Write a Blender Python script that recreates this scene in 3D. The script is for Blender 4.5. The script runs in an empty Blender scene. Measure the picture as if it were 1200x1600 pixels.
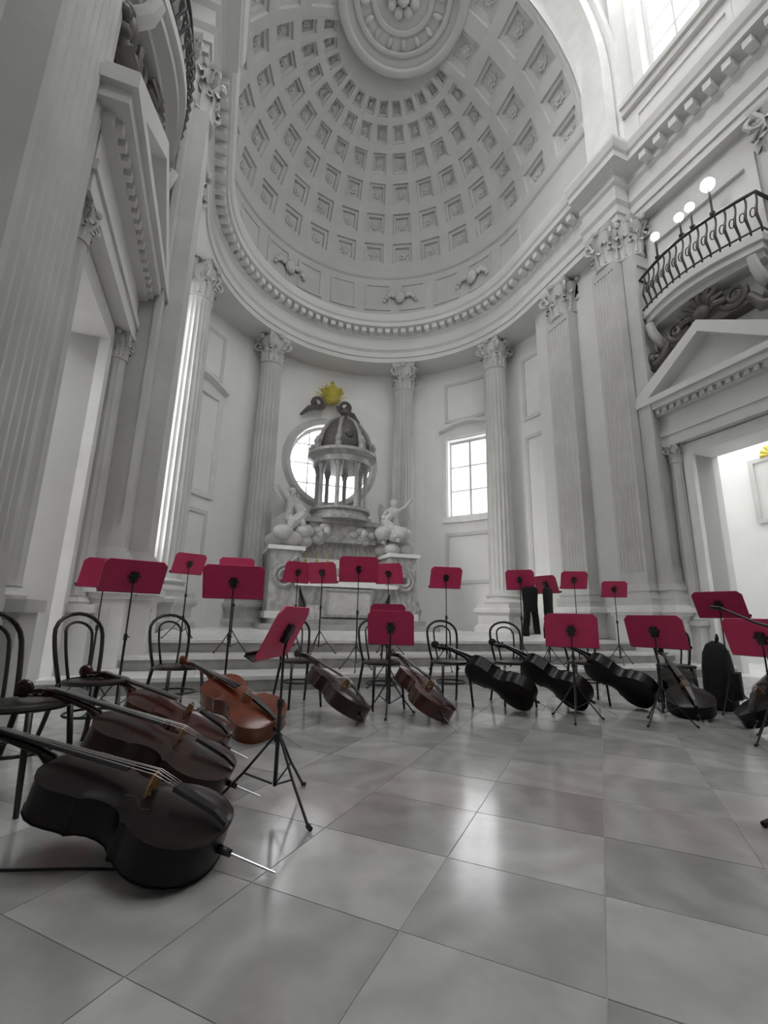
import bpy, bmesh, math, random
from mathutils import Vector, Matrix
random.seed(7)
PI = math.pi
R_ = math.radians
scene = bpy.context.scene
col = scene.collection

# ------------------------------------------------------------------ camera
CAM = Vector((-3.85, -11.0, 0.92))
yaw, pitch, roll = R_(20.0), R_(13.0), R_(1.3)
fwd0 = Vector((math.sin(yaw), math.cos(yaw), 0))
right0 = Vector((math.cos(yaw), -math.sin(yaw), 0))
fw = fwd0 * math.cos(pitch) + Vector((0, 0, 1)) * math.sin(pitch)
up0 = -fwd0 * math.sin(pitch) + Vector((0, 0, 1)) * math.cos(pitch)
rt = right0 * math.cos(roll) + up0 * math.sin(roll)
up = -right0 * math.sin(roll) + up0 * math.cos(roll)
cd = bpy.data.cameras.new('camera')
cam = bpy.data.objects.new('camera', cd)
col.objects.link(cam)
M = Matrix((rt, up, -fw)).transposed().to_4x4()
M.translation = CAM
cam.matrix_world = M
cd.sensor_fit = 'VERTICAL'
cd.sensor_height = 24.0
cd.sensor_width = 18.0
cd.lens = 715.0 / 1600.0 * 24.0
cd.clip_start = 0.05
scene.camera = cam

# ------------------------------------------------------------------ world and exposure
w = bpy.data.worlds.new('overcast')
scene.world = w
w.use_nodes = True
bg = w.node_tree.nodes['Background']
bg.inputs['Color'].default_value = (0.97, 0.985, 1.0, 1)
bg.inputs['Strength'].default_value = 1.0
sd = bpy.data.lights.new('fill_sun', 'SUN')  # soft sun added to brighten the right-hand apse and walls
sun = bpy.data.objects.new('fill_sun', sd)
col.objects.link(sun)
sd.energy = 1.25
sd.angle = R_(35)
sd.color = (1.0, 0.985, 0.96)
sun.rotation_euler = Vector((0.885, 0.20, -0.42)).to_track_quat('-Z', 'Y').to_euler()
vs = scene.view_settings
vs.view_transform = 'Standard'
vs.look = 'None'
vs.gamma = 1.0
vs.use_curve_mapping = False
vs.exposure = 2.12

# ------------------------------------------------------------------ materials
MATS = {}
def mat(name, color, rough=0.6, var=0.06, scale=3.0, bump=0.0, metal=0.0, emit=None, rnd=0.0, veins=0.0, bscale=None, spec=0.5, coat=0.0):
    m = bpy.data.materials.new(name)
    m.use_nodes = True
    nt = m.node_tree
    b = nt.nodes['Principled BSDF']
    b.inputs['Roughness'].default_value = rough
    b.inputs['Metallic'].default_value = metal
    b.inputs['Specular IOR Level'].default_value = spec
    b.inputs['Coat Weight'].default_value = coat
    tc = nt.nodes.new('ShaderNodeTexCoord')
    geo = nt.nodes.new('ShaderNodeNewGeometry')
    n = nt.nodes.new('ShaderNodeTexNoise')
    n.inputs['Scale'].default_value = scale
    n.inputs['Detail'].default_value = 6
    n.inputs['Roughness'].default_value = 0.62
    nt.links.new(geo.outputs['Position'], n.inputs['Vector'])
    mr = nt.nodes.new('ShaderNodeMapRange')
    mr.inputs['From Min'].default_value = 0.3
    mr.inputs['From Max'].default_value = 0.7
    mr.inputs['To Min'].default_value = 1 - var
    mr.inputs['To Max'].default_value = 1 + var
    nt.links.new(n.outputs['Fac'], mr.inputs['Value'])
    val = mr.outputs['Result']
    if veins:
        wv = nt.nodes.new('ShaderNodeTexWave')
        wv.inputs['Scale'].default_value = scale * 0.55
        wv.inputs['Distortion'].default_value = 9.0
        wv.inputs['Detail'].default_value = 4
        wv.inputs['Detail Scale'].default_value = 1.6
        mp = nt.nodes.new('ShaderNodeMapping')
        nt.links.new(geo.outputs['Position'], mp.inputs['Vector'])
        oi2 = nt.nodes.new('ShaderNodeObjectInfo')
        ml = nt.nodes.new('ShaderNodeMath'); ml.operation = 'MULTIPLY'; ml.inputs[1].default_value = 6.28
        nt.links.new(oi2.outputs['Random'], ml.inputs[0])
        cx = nt.nodes.new('ShaderNodeCombineXYZ')
        nt.links.new(ml.outputs[0], cx.inputs['Z'])
        nt.links.new(cx.outputs[0], mp.inputs['Rotation'])
        nt.links.new(mp.outputs[0], wv.inputs['Vector'])
        r2 = nt.nodes.new('ShaderNodeMapRange')
        r2.inputs['To Min'].default_value = 1 - veins
        r2.inputs['To Max'].default_value = 1 + veins * 0.4
        nt.links.new(wv.outputs['Fac'], r2.inputs['Value'])
        mm = nt.nodes.new('ShaderNodeMath'); mm.operation = 'MULTIPLY'
        nt.links.new(val, mm.inputs[0]); nt.links.new(r2.outputs['Result'], mm.inputs[1])
        val = mm.outputs[0]
    if rnd:
        oi = nt.nodes.new('ShaderNodeObjectInfo')
        r3 = nt.nodes.new('ShaderNodeMapRange')
        r3.inputs['To Min'].default_value = 1 - rnd
        r3.inputs['To Max'].default_value = 1 + rnd
        nt.links.new(oi.outputs['Random'], r3.inputs['Value'])
        mm = nt.nodes.new('ShaderNodeMath'); mm.operation = 'MULTIPLY'
        nt.links.new(val, mm.inputs[0]); nt.links.new(r3.outputs['Result'], mm.inputs[1])
        val = mm.outputs[0]
    vm = nt.nodes.new('ShaderNodeVectorMath'); vm.operation = 'SCALE'
    vm.inputs[0].default_value = color
    nt.links.new(val, vm.inputs['Scale'])
    nt.links.new(vm.outputs['Vector'], b.inputs['Base Color'])
    if bump:
        nb = nt.nodes.new('ShaderNodeTexNoise')
        nb.inputs['Scale'].default_value = bscale or scale * 8
        nb.inputs['Detail'].default_value = 5
        nt.links.new(geo.outputs['Position'], nb.inputs['Vector'])
        bp = nt.nodes.new('ShaderNodeBump')
        bp.inputs['Strength'].default_value = bump
        bp.inputs['Distance'].default_value = 0.01
        nt.links.new(nb.outputs['Fac'], bp.inputs['Height'])
        nt.links.new(bp.outputs['Normal'], b.inputs['Normal'])
    if emit:
        b.inputs['Emission Color'].default_value = (*emit[:3], 1)
        b.inputs['Emission Strength'].default_value = emit[3]
    MATS[name] = m
    return m

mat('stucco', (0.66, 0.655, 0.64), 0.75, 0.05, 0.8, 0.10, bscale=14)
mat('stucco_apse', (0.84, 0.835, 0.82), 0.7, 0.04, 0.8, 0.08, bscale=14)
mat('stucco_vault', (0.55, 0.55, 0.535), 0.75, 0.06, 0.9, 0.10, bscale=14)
mat('stone', (0.57, 0.565, 0.55), 0.6, 0.09, 1.6, 0.10, bscale=20)
mat('column_stone', (0.52, 0.515, 0.50), 0.5, 0.10, 1.3, 0.05, bscale=25)
mat('white_marble', (0.78, 0.775, 0.76), 0.35, 0.06, 2.5)
mat('grey_marble', (0.36, 0.355, 0.345), 0.35, 0.18, 2.5, veins=0.15)
mat('altar_marble', (0.42, 0.415, 0.40), 0.45, 0.22, 3.0, veins=0.2)
mat('statue_marble', (0.50, 0.495, 0.48), 0.5, 0.15, 4)
mat('slab_light', (0.43, 0.425, 0.416), 0.15, 0.14, 2.2, 0.02, rnd=0.10, veins=0.10, bscale=30, spec=0.85)
mat('slab_dark', (0.365, 0.365, 0.357), 0.15, 0.16, 2.2, 0.02, rnd=0.10, veins=0.12, bscale=30, spec=0.85)
mat('joint', (0.38, 0.38, 0.37), 0.8, 0.1, 6)
mat('tread_marble', (0.70, 0.695, 0.68), 0.25, 0.08, 2.2, veins=0.06, rnd=0.06)  # paler than the risers: light falling on the treads is put into the colour
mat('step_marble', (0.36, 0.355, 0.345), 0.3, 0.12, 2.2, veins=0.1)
mat('black_wood', (0.012, 0.011, 0.010), 0.35, 0.2, 10)
mat('black_metal', (0.012, 0.012, 0.013), 0.4, 0.1, 10, metal=0.0)
mat('black_cloth', (0.010, 0.010, 0.011), 0.85, 0.3, 20, 0.3)
mat('red_desk', (0.58, 0.035, 0.12), 0.5, 0.06, 6, rnd=0.2)
mat('steel', (0.55, 0.55, 0.56), 0.25, 0.05, 8, metal=1.0)
mat('gold', (0.62, 0.52, 0.10), 0.4, 0.1, 8, 0.2, metal=0.5)
mat('varnish_dark', (0.006, 0.004, 0.0035), 0.3, 0.25, 7, spec=0.2, coat=0.05)
mat('varnish_brown', (0.022, 0.008, 0.005), 0.28, 0.3, 7, spec=0.35, coat=0.15)
mat('varnish_red', (0.05, 0.012, 0.008), 0.26, 0.3, 7, spec=0.4, coat=0.2)
mat('varnish_orange', (0.15, 0.028, 0.009), 0.24, 0.35, 6, coat=0.2)
mat('ebony', (0.008, 0.008, 0.008), 0.3, 0.1, 10)
mat('maple', (0.25, 0.14, 0.06), 0.4, 0.15, 10)
mat('string_steel', (0.75, 0.75, 0.76), 0.2, 0.02, 10, metal=1.0)
mat('iron', (0.035, 0.033, 0.032), 0.5, 0.2, 10)
mat('bronze', (0.10, 0.092, 0.082), 0.5, 0.25, 6)
mat('window_frame', (0.62, 0.62, 0.61), 0.5, 0.05, 5)
mat('lamp_glow', (1, 1, 1), 0.4, 0.0, 5, emit=(1, 0.98, 0.94, 14.0))
mat('rubber', (0.015, 0.015, 0.015), 0.8, 0.1, 10)
mat('paper', (0.75, 0.75, 0.73), 0.8, 0.04, 8)

def glass_mat():
    m = bpy.data.materials.new('window_glass')
    m.use_nodes = True
    nt = m.node_tree
    nt.nodes.clear()
    out = nt.nodes.new('ShaderNodeOutputMaterial')
    tr = nt.nodes.new('ShaderNodeBsdfTransparent')
    gl = nt.nodes.new('ShaderNodeBsdfGlossy')
    gl.inputs['Roughness'].default_value = 0.05
    n = nt.nodes.new('ShaderNodeTexNoise')
    n.inputs['Scale'].default_value = 2.0
    cr = nt.nodes.new('ShaderNodeMapRange')
    cr.inputs['To Min'].default_value = 0.93
    cr.inputs['To Max'].default_value = 1.0
    nt.links.new(n.outputs['Fac'], cr.inputs['Value'])
    cc = nt.nodes.new('ShaderNodeCombineColor')
    for k in range(3):
        nt.links.new(cr.outputs['Result'], cc.inputs[k])
    nt.links.new(cc.outputs['Color'], tr.inputs['Color'])
    mx = nt.nodes.new('ShaderNodeMixShader')
    mx.inputs['Fac'].default_value = 0.06
    nt.links.new(tr.outputs[0], mx.inputs[1])
    nt.links.new(gl.outputs[0], mx.inputs[2])
    nt.links.new(mx.outputs[0], out.inputs['Surface'])
    MATS['window_glass'] = m
glass_mat()

# ------------------------------------------------------------------ mesh helpers
class MB:
    def __init__(s):
        s.v = []; s.f = []
    def add(s, verts, faces, M=None):
        o = len(s.v)
        if M is not None:
            verts = [tuple(M @ Vector(p)) for p in verts]
        s.v += [tuple(p) for p in verts]
        s.f += [tuple(i + o for i in f) for f in faces]
        return s
    def box(s, x0, x1, y0, y1, z0, z1, M=None):
        v = [(x0, y0, z0), (x1, y0, z0), (x1, y1, z0), (x0, y1, z0), (x0, y0, z1), (x1, y0, z1), (x1, y1, z1), (x0, y1, z1)]
        f = [(0, 3, 2, 1), (4, 5, 6, 7), (0, 1, 5, 4), (1, 2, 6, 5), (2, 3, 7, 6), (3, 0, 4, 7)]
        return s.add(v, f, M)
    def rings(s, rings, closed=True, cap=True, M=None):
        n = len(rings[0]); v = [p for r in rings for p in r]; f = []
        for i in range(len(rings) - 1):
            for j in range(n if closed else n - 1):
                k = (j + 1) % n
                f.append((i * n + j, i * n + k, (i + 1) * n + k, (i + 1) * n + j))
        if cap and closed:
            f.append(tuple(range(n - 1, -1, -1)))
            f.append(tuple((len(rings) - 1) * n + j for j in range(n)))
        return s.add(v, f, M)
    def lathe(s, prof, n=24, M=None, cap=True):
        return s.rings([[(r * math.cos(2 * PI * j / n), r * math.sin(2 * PI * j / n), z) for j in range(n)] for r, z in prof], True, cap, M)
    def sq(s, prof, M=None, ax=1.0, ay=1.0, bx=0.0, by=0.0):
        # stacked rectangles: half extents (h*ax+bx, h*ay+by)
        return s.rings([[(-(h * ax + bx), -(h * ay + by), z), (h * ax + bx, -(h * ay + by), z), (h * ax + bx, h * ay + by, z), (-(h * ax + bx), h * ay + by, z)] for h, z in prof], True, True, M)
    def tube(s, pts, r, n=8, M=None, cap=True, closed=False):
        pts = [Vector(p) for p in pts]
        rs = r if isinstance(r, (list, tuple)) else [r] * len(pts)
        rings = []
        prev = None
        m = len(pts)
        for i, p in enumerate(pts):
            if closed:
                t = pts[(i + 1) % m] - pts[(i - 1) % m]
            else:
                t = (pts[min(i + 1, m - 1)] - pts[max(i - 1, 0)])
            t.normalize()
            if prev is None:
                a = Vector((0, 0, 1)) if abs(t.z) < 0.9 else Vector((1, 0, 0))
                u = t.cross(a).normalized()
            else:
                u = (prev - t * prev.dot(t)).normalized()
            prev = u
            vv = t.cross(u)
            rings.append([tuple(p + (u * math.cos(2 * PI * j / n) + vv * math.sin(2 * PI * j / n)) * rs[i]) for j in range(n)])
        if closed:
            rings.append(rings[0])
            return s.rings(rings, True, False, M)
        return s.rings(rings, True, cap, M)
    def sphere(s, c, r, n=10, sc=(1, 1, 1), M=None):
        h = n // 2
        prof = [[(c[0] + sc[0] * r * math.sin(PI * i / h) * math.cos(2 * PI * j / n), c[1] + sc[1] * r * math.sin(PI * i / h) * math.sin(2 * PI * j / n), c[2] - sc[2] * r * math.cos(PI * i / h)) for j in range(n)] for i in range(h + 1)]
        prof[0] = [(c[0] + 0.001 * sc[0] * r * math.cos(2 * PI * j / n), c[1] + 0.001 * sc[1] * r * math.sin(2 * PI * j / n), c[2] - sc[2] * r) for j in range(n)]
        prof[-1] = [(c[0] + 0.001 * sc[0] * r * math.cos(2 * PI * j / n), c[1] + 0.001 * sc[1] * r * math.sin(2 * PI * j / n), c[2] + sc[2] * r) for j in range(n)]
        return s.rings(prof, True, True, M)
    def prism(s, poly, z0, z1, M=None):
        return s.rings([[(x, y, z0) for x, y in poly], [(x, y, z1) for x, y in poly]], True, True, M)
    def mesh(s, name, material, smooth=False, recalc=True, angle=None):
        me = bpy.data.meshes.new(name)
        me.from_pydata(s.v, [], s.f)
        if recalc:
            bm = bmesh.new(); bm.from_mesh(me)
            bmesh.ops.recalc_face_normals(bm, faces=bm.faces)
            bm.to_mesh(me); bm.free()
        if smooth:
            me.polygons.foreach_set('use_smooth', [True] * len(me.polygons))
            if angle:
                me.set_sharp_from_angle(angle=R_(angle))
        if material:
            me.materials.append(MATS[material])
        me.update()
        return me
    def build(s, name, material, parent=None, smooth=False, angle=40, recalc=True, loc=None, rot=None):
        return link(name, s.mesh(name, material, smooth, recalc, angle), parent, loc, rot)

def link(name, me, parent=None, loc=None, rot=None, scale=None):
    o = bpy.data.objects.new(name, me)
    col.objects.link(o)
    if parent is not None:
        o.parent = parent
    if loc is not None: o.location = loc
    if rot is not None: o.rotation_euler = rot
    if scale is not None: o.scale = scale
    return o

def tag(o, label=None, cat=None, group=None, kind=None):
    if label: o['label'] = label
    if cat: o['category'] = cat
    if group: o['group'] = group
    if kind: o['kind'] = kind
    return o

def thing(name, label, cat, loc=(0, 0, 0), rot=(0, 0, 0), group=None, kind=None):
    o = bpy.data.objects.new(name, None)
    col.objects.link(o)
    o.empty_display_size = 0.1
    o.location = loc; o.rotation_euler = rot
    return tag(o, label, cat, group, kind)

def struct(o, label=None):
    o['kind'] = 'structure'
    if label: o['label'] = label
    return o

def sweep(path, prof, mb=None, closed_prof=True):
    """path: list of (x, y, nx, ny) with normal pointing into the room; prof: list of (offset, z)."""
    mb = mb or MB()
    rings = [[(x + nx * o, y + ny * o, z) for o, z in prof] for x, y, nx, ny in path]
    return mb.rings(rings, closed_prof, closed_prof)

# ------------------------------------------------------------------ main dimensions
PZ = 0.54            # chancel platform height
ZS, ZC = 10.95, 12.75   # entablature soffit, cornice top
ZV = 15.3            # vault springing
RW = 6.1             # apse wall radius
RE = 5.0             # entablature face radius
RV = 5.15            # vault radius
PX = 5.08            # inner faces of the chancel piers
XW = 5.6             # side walls of the crossing
YF = -3.9            # front of the chancel piers
YB = -16.0           # how far back the side walls go
ZT = 26.0

# ------------------------------------------------------------------ floor
fl = MB().box(-9.5, 9.5, YB, 7.0, -0.3, -0.003).build('floor', 'joint')
struct(fl, 'grey marble slab floor laid diagonally')
def clip_poly(poly, f):
    out = []
    for i in range(len(poly)):
        a, b = poly[i], poly[(i + 1) % len(poly)]
        fa, fb = f(a), f(b)
        if fa >= 0: out.append(a)
        if fa * fb < 0:
            t = fa / (fa - fb)
            out.append((a[0] + (b[0] - a[0]) * t, a[1] + (b[1] - a[1]) * t))
    return out
s2 = math.sqrt(0.5)
pu, pv, u0, v0 = 0.565, 0.49, 5.0, -8.5
cells = []
for i in range(-22, 23):
    for j in range(-24, 25):
        g = 0.002
        ua, ub, va, vb = u0 + i * pu + g, u0 + (i + 1) * pu - g, v0 + j * pv + g, v0 + (j + 1) * pv - g
        poly = [((u + v) * s2, (v - u) * s2) for u, v in ((ua, va), (ub, va), (ub, vb), (ua, vb))]
        for f in (lambda p: p[0] + XW, lambda p: XW - p[0], lambda p: p[1] + 15.9, lambda p: -4.86 - p[1]):
            poly = clip_poly(poly, f)
            if len(poly) < 3: break
        if len(poly) < 3: continue
        cx = sum(p[0] for p in poly) / len(poly); cy = sum(p[1] for p in poly) / len(poly)
        d = Vector((cx - CAM.x, cy - CAM.y))
        inview = d.dot(Vector((fwd0.x, fwd0.y))) > 0.9 and abs(d.dot(Vector((right0.x, right0.y)))) < 0.95 * d.dot(Vector((fwd0.x, fwd0.y))) + 0.2
        cells.append((0 if inview else 1, d.length, (i + j) % 2 == 0, poly, cx, cy))
cells.sort(key=lambda c: c[:2])
rest = {True: MB(), False: MB()}
for n, (q, dist, dark, poly, cx, cy) in enumerate(cells):
    dz = random.uniform(-0.0006, 0.0006)
    mm = 'slab_dark' if dark else 'slab_light'
    if n < 295:
        MB().prism([(x - cx, y - cy) for x, y in poly], -0.003, dz).build('slab', mm, fl, loc=(cx, cy, 0))
    else:
        rest[dark].prism(poly, -0.003, dz)
for dark in (True, False):
    tag(rest[dark].build('far_slabs', 'slab_dark' if dark else 'slab_light', fl), kind='stuff')

# altar steps
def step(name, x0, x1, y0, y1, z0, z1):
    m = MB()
    m.box(x0, x1, y0 + 0.03, y1, z0, z1 - 0.045)  # riser body in a darker tone, painting in its shade against the light
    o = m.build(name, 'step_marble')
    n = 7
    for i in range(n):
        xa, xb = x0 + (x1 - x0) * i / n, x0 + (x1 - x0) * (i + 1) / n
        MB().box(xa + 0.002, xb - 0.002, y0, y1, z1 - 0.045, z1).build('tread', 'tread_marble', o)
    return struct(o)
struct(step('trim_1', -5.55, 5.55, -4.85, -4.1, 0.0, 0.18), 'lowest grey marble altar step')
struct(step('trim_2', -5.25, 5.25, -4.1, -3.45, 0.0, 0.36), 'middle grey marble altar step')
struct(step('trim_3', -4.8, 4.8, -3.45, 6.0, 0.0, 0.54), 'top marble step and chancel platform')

# ------------------------------------------------------------------ apse wall with windows
def arcp(r, a):   # angle from +Y axis, positive to the right
    return (r * math.sin(a), r * math.cos(a))
aw0, aw1 = R_(45.5), R_(60.5)
zw0, zw1 = 4.75, 7.85
rose_z, rose_r = 6.85, 1.62
ar = math.asin(rose_r / RW) * 1.15
zr0, zr1 = rose_z - rose_r * 1.15, rose_z + rose_r * 1.15
def frange(a, b, st):
    n = max(1, int(round((b - a) / st)))
    return [a + (b - a) * i / n for i in range(n)]
angs = []
ah0, ah1, zh0, zh1 = R_(-89), R_(-75.5), 2.6, 10.0  # unseen opening added to throw light on the right apse bays
brk = [-PI / 2, ah0, ah1, -aw1, -aw0, -ar, ar, aw0, aw1, PI / 2]
for a, b in zip(brk[:-1], brk[1:]):
    angs += frange(a, b, R_(5))
angs.append(PI / 2)
zs = [0.0, zh0, zr0, zw0, zw1, zr1, zh1, ZS + 0.3]
zs = sorted(set(zs))
def in_open(am, zm):
    if ah0 < am < ah1 and zh0 < zm < zh1: return True
    if aw0 < am < aw1 and zw0 < zm < zw1: return True
    if abs(am) < ar and zr0 < zm < zr1: return True
    return False
wm = MB()
TH = 0.55
for i in range(len(angs) - 1):
    a, b = angs[i], angs[i + 1]
    for k in range(len(zs) - 1):
        z0, z1 = zs[k], zs[k + 1]
        if in_open((a + b) / 2, (z0 + z1) / 2): continue
        p, q = arcp(RW, a), arcp(RW, b)
        P, Q = arcp(RW + TH, a), arcp(RW + TH, b)
        wm.add([(*p, z0), (*q, z0), (*q, z1), (*p, z1), (*P, z0), (*Q, z0), (*Q, z1), (*P, z1)], [(0, 1, 2, 3), (5, 4, 7, 6)])
# reveals of the two tall windows
for sgn in (1,):
    for a in (aw0 * sgn, aw1 * sgn):
        p, P = arcp(RW, a), arcp(RW + TH, a)
        wm.add([(*p, zw0), (*P, zw0), (*P, zw1), (*p, zw1)], [(0, 1, 2, 3)])
    aa = [aw0 + (aw1 - aw0) * t / 3 for t in range(4)]
    for z in (zw0, zw1):
        for t in range(3):
            p, q, P, Q = arcp(RW, aa[t] * sgn), arcp(RW, aa[t + 1] * sgn), arcp(RW + TH, aa[t] * sgn), arcp(RW + TH, aa[t + 1] * sgn)
            wm.add([(*p, z), (*q, z), (*Q, z), (*P, z)], [(0, 1, 2, 3)])
# rose window surround: square ring to circle
NR = 48
def onwall(x, z, r):
    a = math.asin(max(-1, min(1, x / RW)))
    return (*arcp(r, a), z)
circ, sqr = [], []
for t in range(NR):
    th = 2 * PI * t / NR + PI / 4
    c, s_ = math.cos(th), math.sin(th)
    circ.append((rose_r * c, rose_z + rose_r * s_))
    m_ = max(abs(c), abs(s_))
    aa_ = ar * c / m_
    sqr.append((RW * math.sin(aa_), rose_z + rose_r * 1.15 * s_ / m_))
for rr in (RW, RW + TH):
    v = [onwall(x, z, rr) for x, z in circ] + [onwall(x, z, rr) for x, z in sqr]
    wm.add(v, [(t, (t + 1) % NR, NR + (t + 1) % NR, NR + t) for t in range(NR)])
v = [onwall(x, z, RW) for x, z in circ] + [onwall(x, z, RW + TH) for x, z in circ]
wm.add(v, [(t, (t + 1) % NR, NR + (t + 1) % NR, NR + t) for t in range(NR)])
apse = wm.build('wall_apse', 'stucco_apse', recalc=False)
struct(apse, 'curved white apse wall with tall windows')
# wall panels (raised frames) in the bays beside the windows
def frame_on_arc(a0, a1, z0, z1, r, wd=0.12, th=0.05, parent=None, name='panel_frame', material='stucco'):
    m = MB()
    n = 6
    da = wd / r
    def slab(aa, bb, za, zb):
        k = max(1, int(abs(bb - aa) / R_(3)) + 1)
        inn, out = [], []
        rings = []
        for i in range(k + 1):
            a = aa + (bb - aa) * i / k
            p, q = arcp(r - th, a), arcp(r, a)
            rings.append([(*q, za), (*p, za), (*p, zb), (*q, zb)])
        m.rings(rings, True, True)
    slab(a0, a1, z0, z0 + wd); slab(a0, a1, z1 - wd, z1)
    slab(a0, a0 + da, z0 + wd, z1 - wd); slab(a1 - da, a1, z0 + wd, z1 - wd)
    return m.build(name, material, parent)
for sgn in (-1, 1):
    lo, hi = sorted((aw0 * sgn, aw1 * sgn))
    frame_on_arc(lo - R_(2.2), hi + R_(2.2), zw0 - 0.25, zw1 + 0.25, RW, 0.2, 0.08, apse, 'window_surround', 'white_marble')
    frame_on_arc(lo - R_(1), hi + R_(1), 8.6, 10.3, RW, 0.12, 0.05, apse)
    frame_on_arc(lo - R_(1), hi + R_(1), 2.2, 4.1, RW, 0.12, 0.05, apse)
    if sgn > 0:
        frame_on_arc(R_(76), R_(88), 2.0, 7.2, RW, 0.12, 0.05, apse)
        frame_on_arc(R_(76), R_(88), 7.8, 10.2, RW, 0.12, 0.05, apse)
    lo, hi = sorted((R_(34) * sgn, R_(43) * sgn))
    # hood moulding over window
    m = MB()
    lo, hi = sorted((aw0 * sgn, aw1 * sgn))
    rings = []
    for i in range(9):
        a = lo - R_(3) + (hi - lo + R_(6)) * i / 8
        zz = 8.15 + 0.28 * math.sin(PI * i / 8)
        p, q = arcp(RW - 0.22, a), arcp(RW, a)
        rings.append([(*q, zz), (*p, zz + 0.05), (*p, zz + 0.14), (*q, zz + 0.2)])
    m.rings(rings).build('window_hood', 'white_marble', apse)

# windows: frame, glazing bars, panes
def bar(m, a, b, wdt, dep):
    a, b = Vector(a), Vector(b)
    t = (b - a)
    L = t.length
    t.normalize()
    # depth direction = horizontal normal
    n = Vector((t.y, -t.x, 0))
    return a, b, t
def local_window(name, label, cx, cy, ang, wd, z0, z1, ncol, nrow, fr=0.09):
    """rectangular window in a local frame: x across, y depth, z up."""
    W = thing(name, label, None, (cx, cy, 0), (0, 0, ang), kind='structure')
    m = MB()
    h = wd / 2
    m.box(-h, -h + fr, -0.05, 0.05, z0, z1).box(h - fr, h, -0.05, 0.05, z0, z1).box(-h + fr, h - fr, -0.05, 0.05, z0, z0 + fr).box(-h + fr, h - fr, -0.05, 0.05, z1 - fr, z1)
    m.build('window_frame', 'window_frame', W)
    iw, ih = (wd - 2 * fr), (z1 - z0 - 2 * fr)
    for i in range(1, ncol):
        x = -h + fr + iw * i / ncol
        t = 0.045 if i * 2 == ncol else 0.025
        MB().box(x - t, x + t, -0.035, 0.035, z0 + fr, z1 - fr).build('mullion', 'window_frame', W)
    for k in range(1, nrow):
        z = z0 + fr + ih * k / nrow
        MB().box(-h + fr, h - fr, -0.03, 0.03, z - 0.025, z + 0.025).build('glazing_bar', 'window_frame', W)
    for i in range(ncol):
        for k in range(nrow):
            x0 = -h + fr + iw * i / ncol; zz = z0 + fr + ih * k / nrow
            MB().box(x0, x0 + iw / ncol, -0.004, 0.004, zz, zz + ih / nrow).build('pane', 'window_glass', W)
    return W
p = arcp(RW + 0.3, (ah0 + ah1) / 2)
local_window('added_window_2', 'added tall apse window for light, unseen behind the left pier', p[0], p[1], -(ah0 + ah1) / 2, 2 * (RW + 0.3) * math.sin((ah1 - ah0) / 2), zh0, zh1, 2, 5)
for a in (ah0, ah1):
    q, Q = arcp(RW, a), arcp(RW + TH, a)
    MB().add([(*q, zh0), (*Q, zh0), (*Q, zh1), (*q, zh1)], [(0, 1, 2, 3)]).build('added_window_reveal', 'stucco', apse)
for sgn, nm, lb in ((1, 'window_1', 'tall bright apse window to the right of the altar'),):
    a = (aw0 + aw1) / 2 * sgn
    p = arcp(RW + 0.3, a)
    local_window(nm, lb, p[0], p[1], -a, 2 * (RW + 0.3) * math.sin((aw1 - aw0) / 2) + 0.06, zw0, zw1, 2, 3)
W3 = thing('window_3', 'round bright window behind the altar tempietto', None, (0, RW + 0.3, rose_z), kind='structure')
m = MB()
rings = []
for t in range(NR):
    th = 2 * PI * t / NR
    rings.append([(r * math.cos(th), y, r * math.sin(th)) for r, y in ((rose_r - 0.1, -0.05), (rose_r + 0.02, -0.05), (rose_r + 0.02, 0.05), (rose_r - 0.1, 0.05))])
rings.append(rings[0])
m.rings(rings, True, False).build('window_frame', 'window_frame', W3)
for x in (-0.8, 0.0, 0.8):
    h = math.sqrt(rose_r ** 2 - x * x) - 0.08
    MB().box(x - 0.02, x + 0.02, -0.03, 0.03, -h, h).build('mullion', 'window_frame', W3)
for z in (-0.8, 0.0, 0.8):
    h = math.sqrt(rose_r ** 2 - z * z) - 0.08
    MB().box(-h, h, -0.03, 0.03, z - 0.02, z + 0.02).build('glazing_bar', 'window_frame', W3)
gr = rose_r - 0.09
cuts = [-gr, -0.8, 0.0, 0.8, gr]
for i in range(4):
    for k in range(4):
        poly = [(gr * math.cos(2 * PI * t / 32), gr * math.sin(2 * PI * t / 32)) for t in range(32)]
        for f in (lambda p: p[0] - cuts[i], lambda p: cuts[i + 1] - p[0], lambda p: p[1] - cuts[k], lambda p: cuts[k + 1] - p[1]):
            poly = clip_poly(poly, f)
        if len(poly) < 3: continue
        MB().prism(poly, -0.004, 0.004, Matrix.Rotation(PI / 2, 4, 'X')).build('pane', 'window_glass', W3)
# moulded ring round the rose window on the apse wall
m = MB(); rings = []
for t in range(NR):
    th = 2 * PI * t / NR
    rr = []
    for r, d in ((rose_r, 0.0), (rose_r, 0.12), (rose_r + 0.16, 0.14), (rose_r + 0.24, 0.06), (rose_r + 0.3, 0.0)):
        rr.append(onwall(r * math.cos(th), rose_z + r * math.sin(th), RW - d))
    rings.append(rr)
rings.append(rings[0])
m.rings(rings, True, False).build('window_surround', 'stone', apse)

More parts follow.
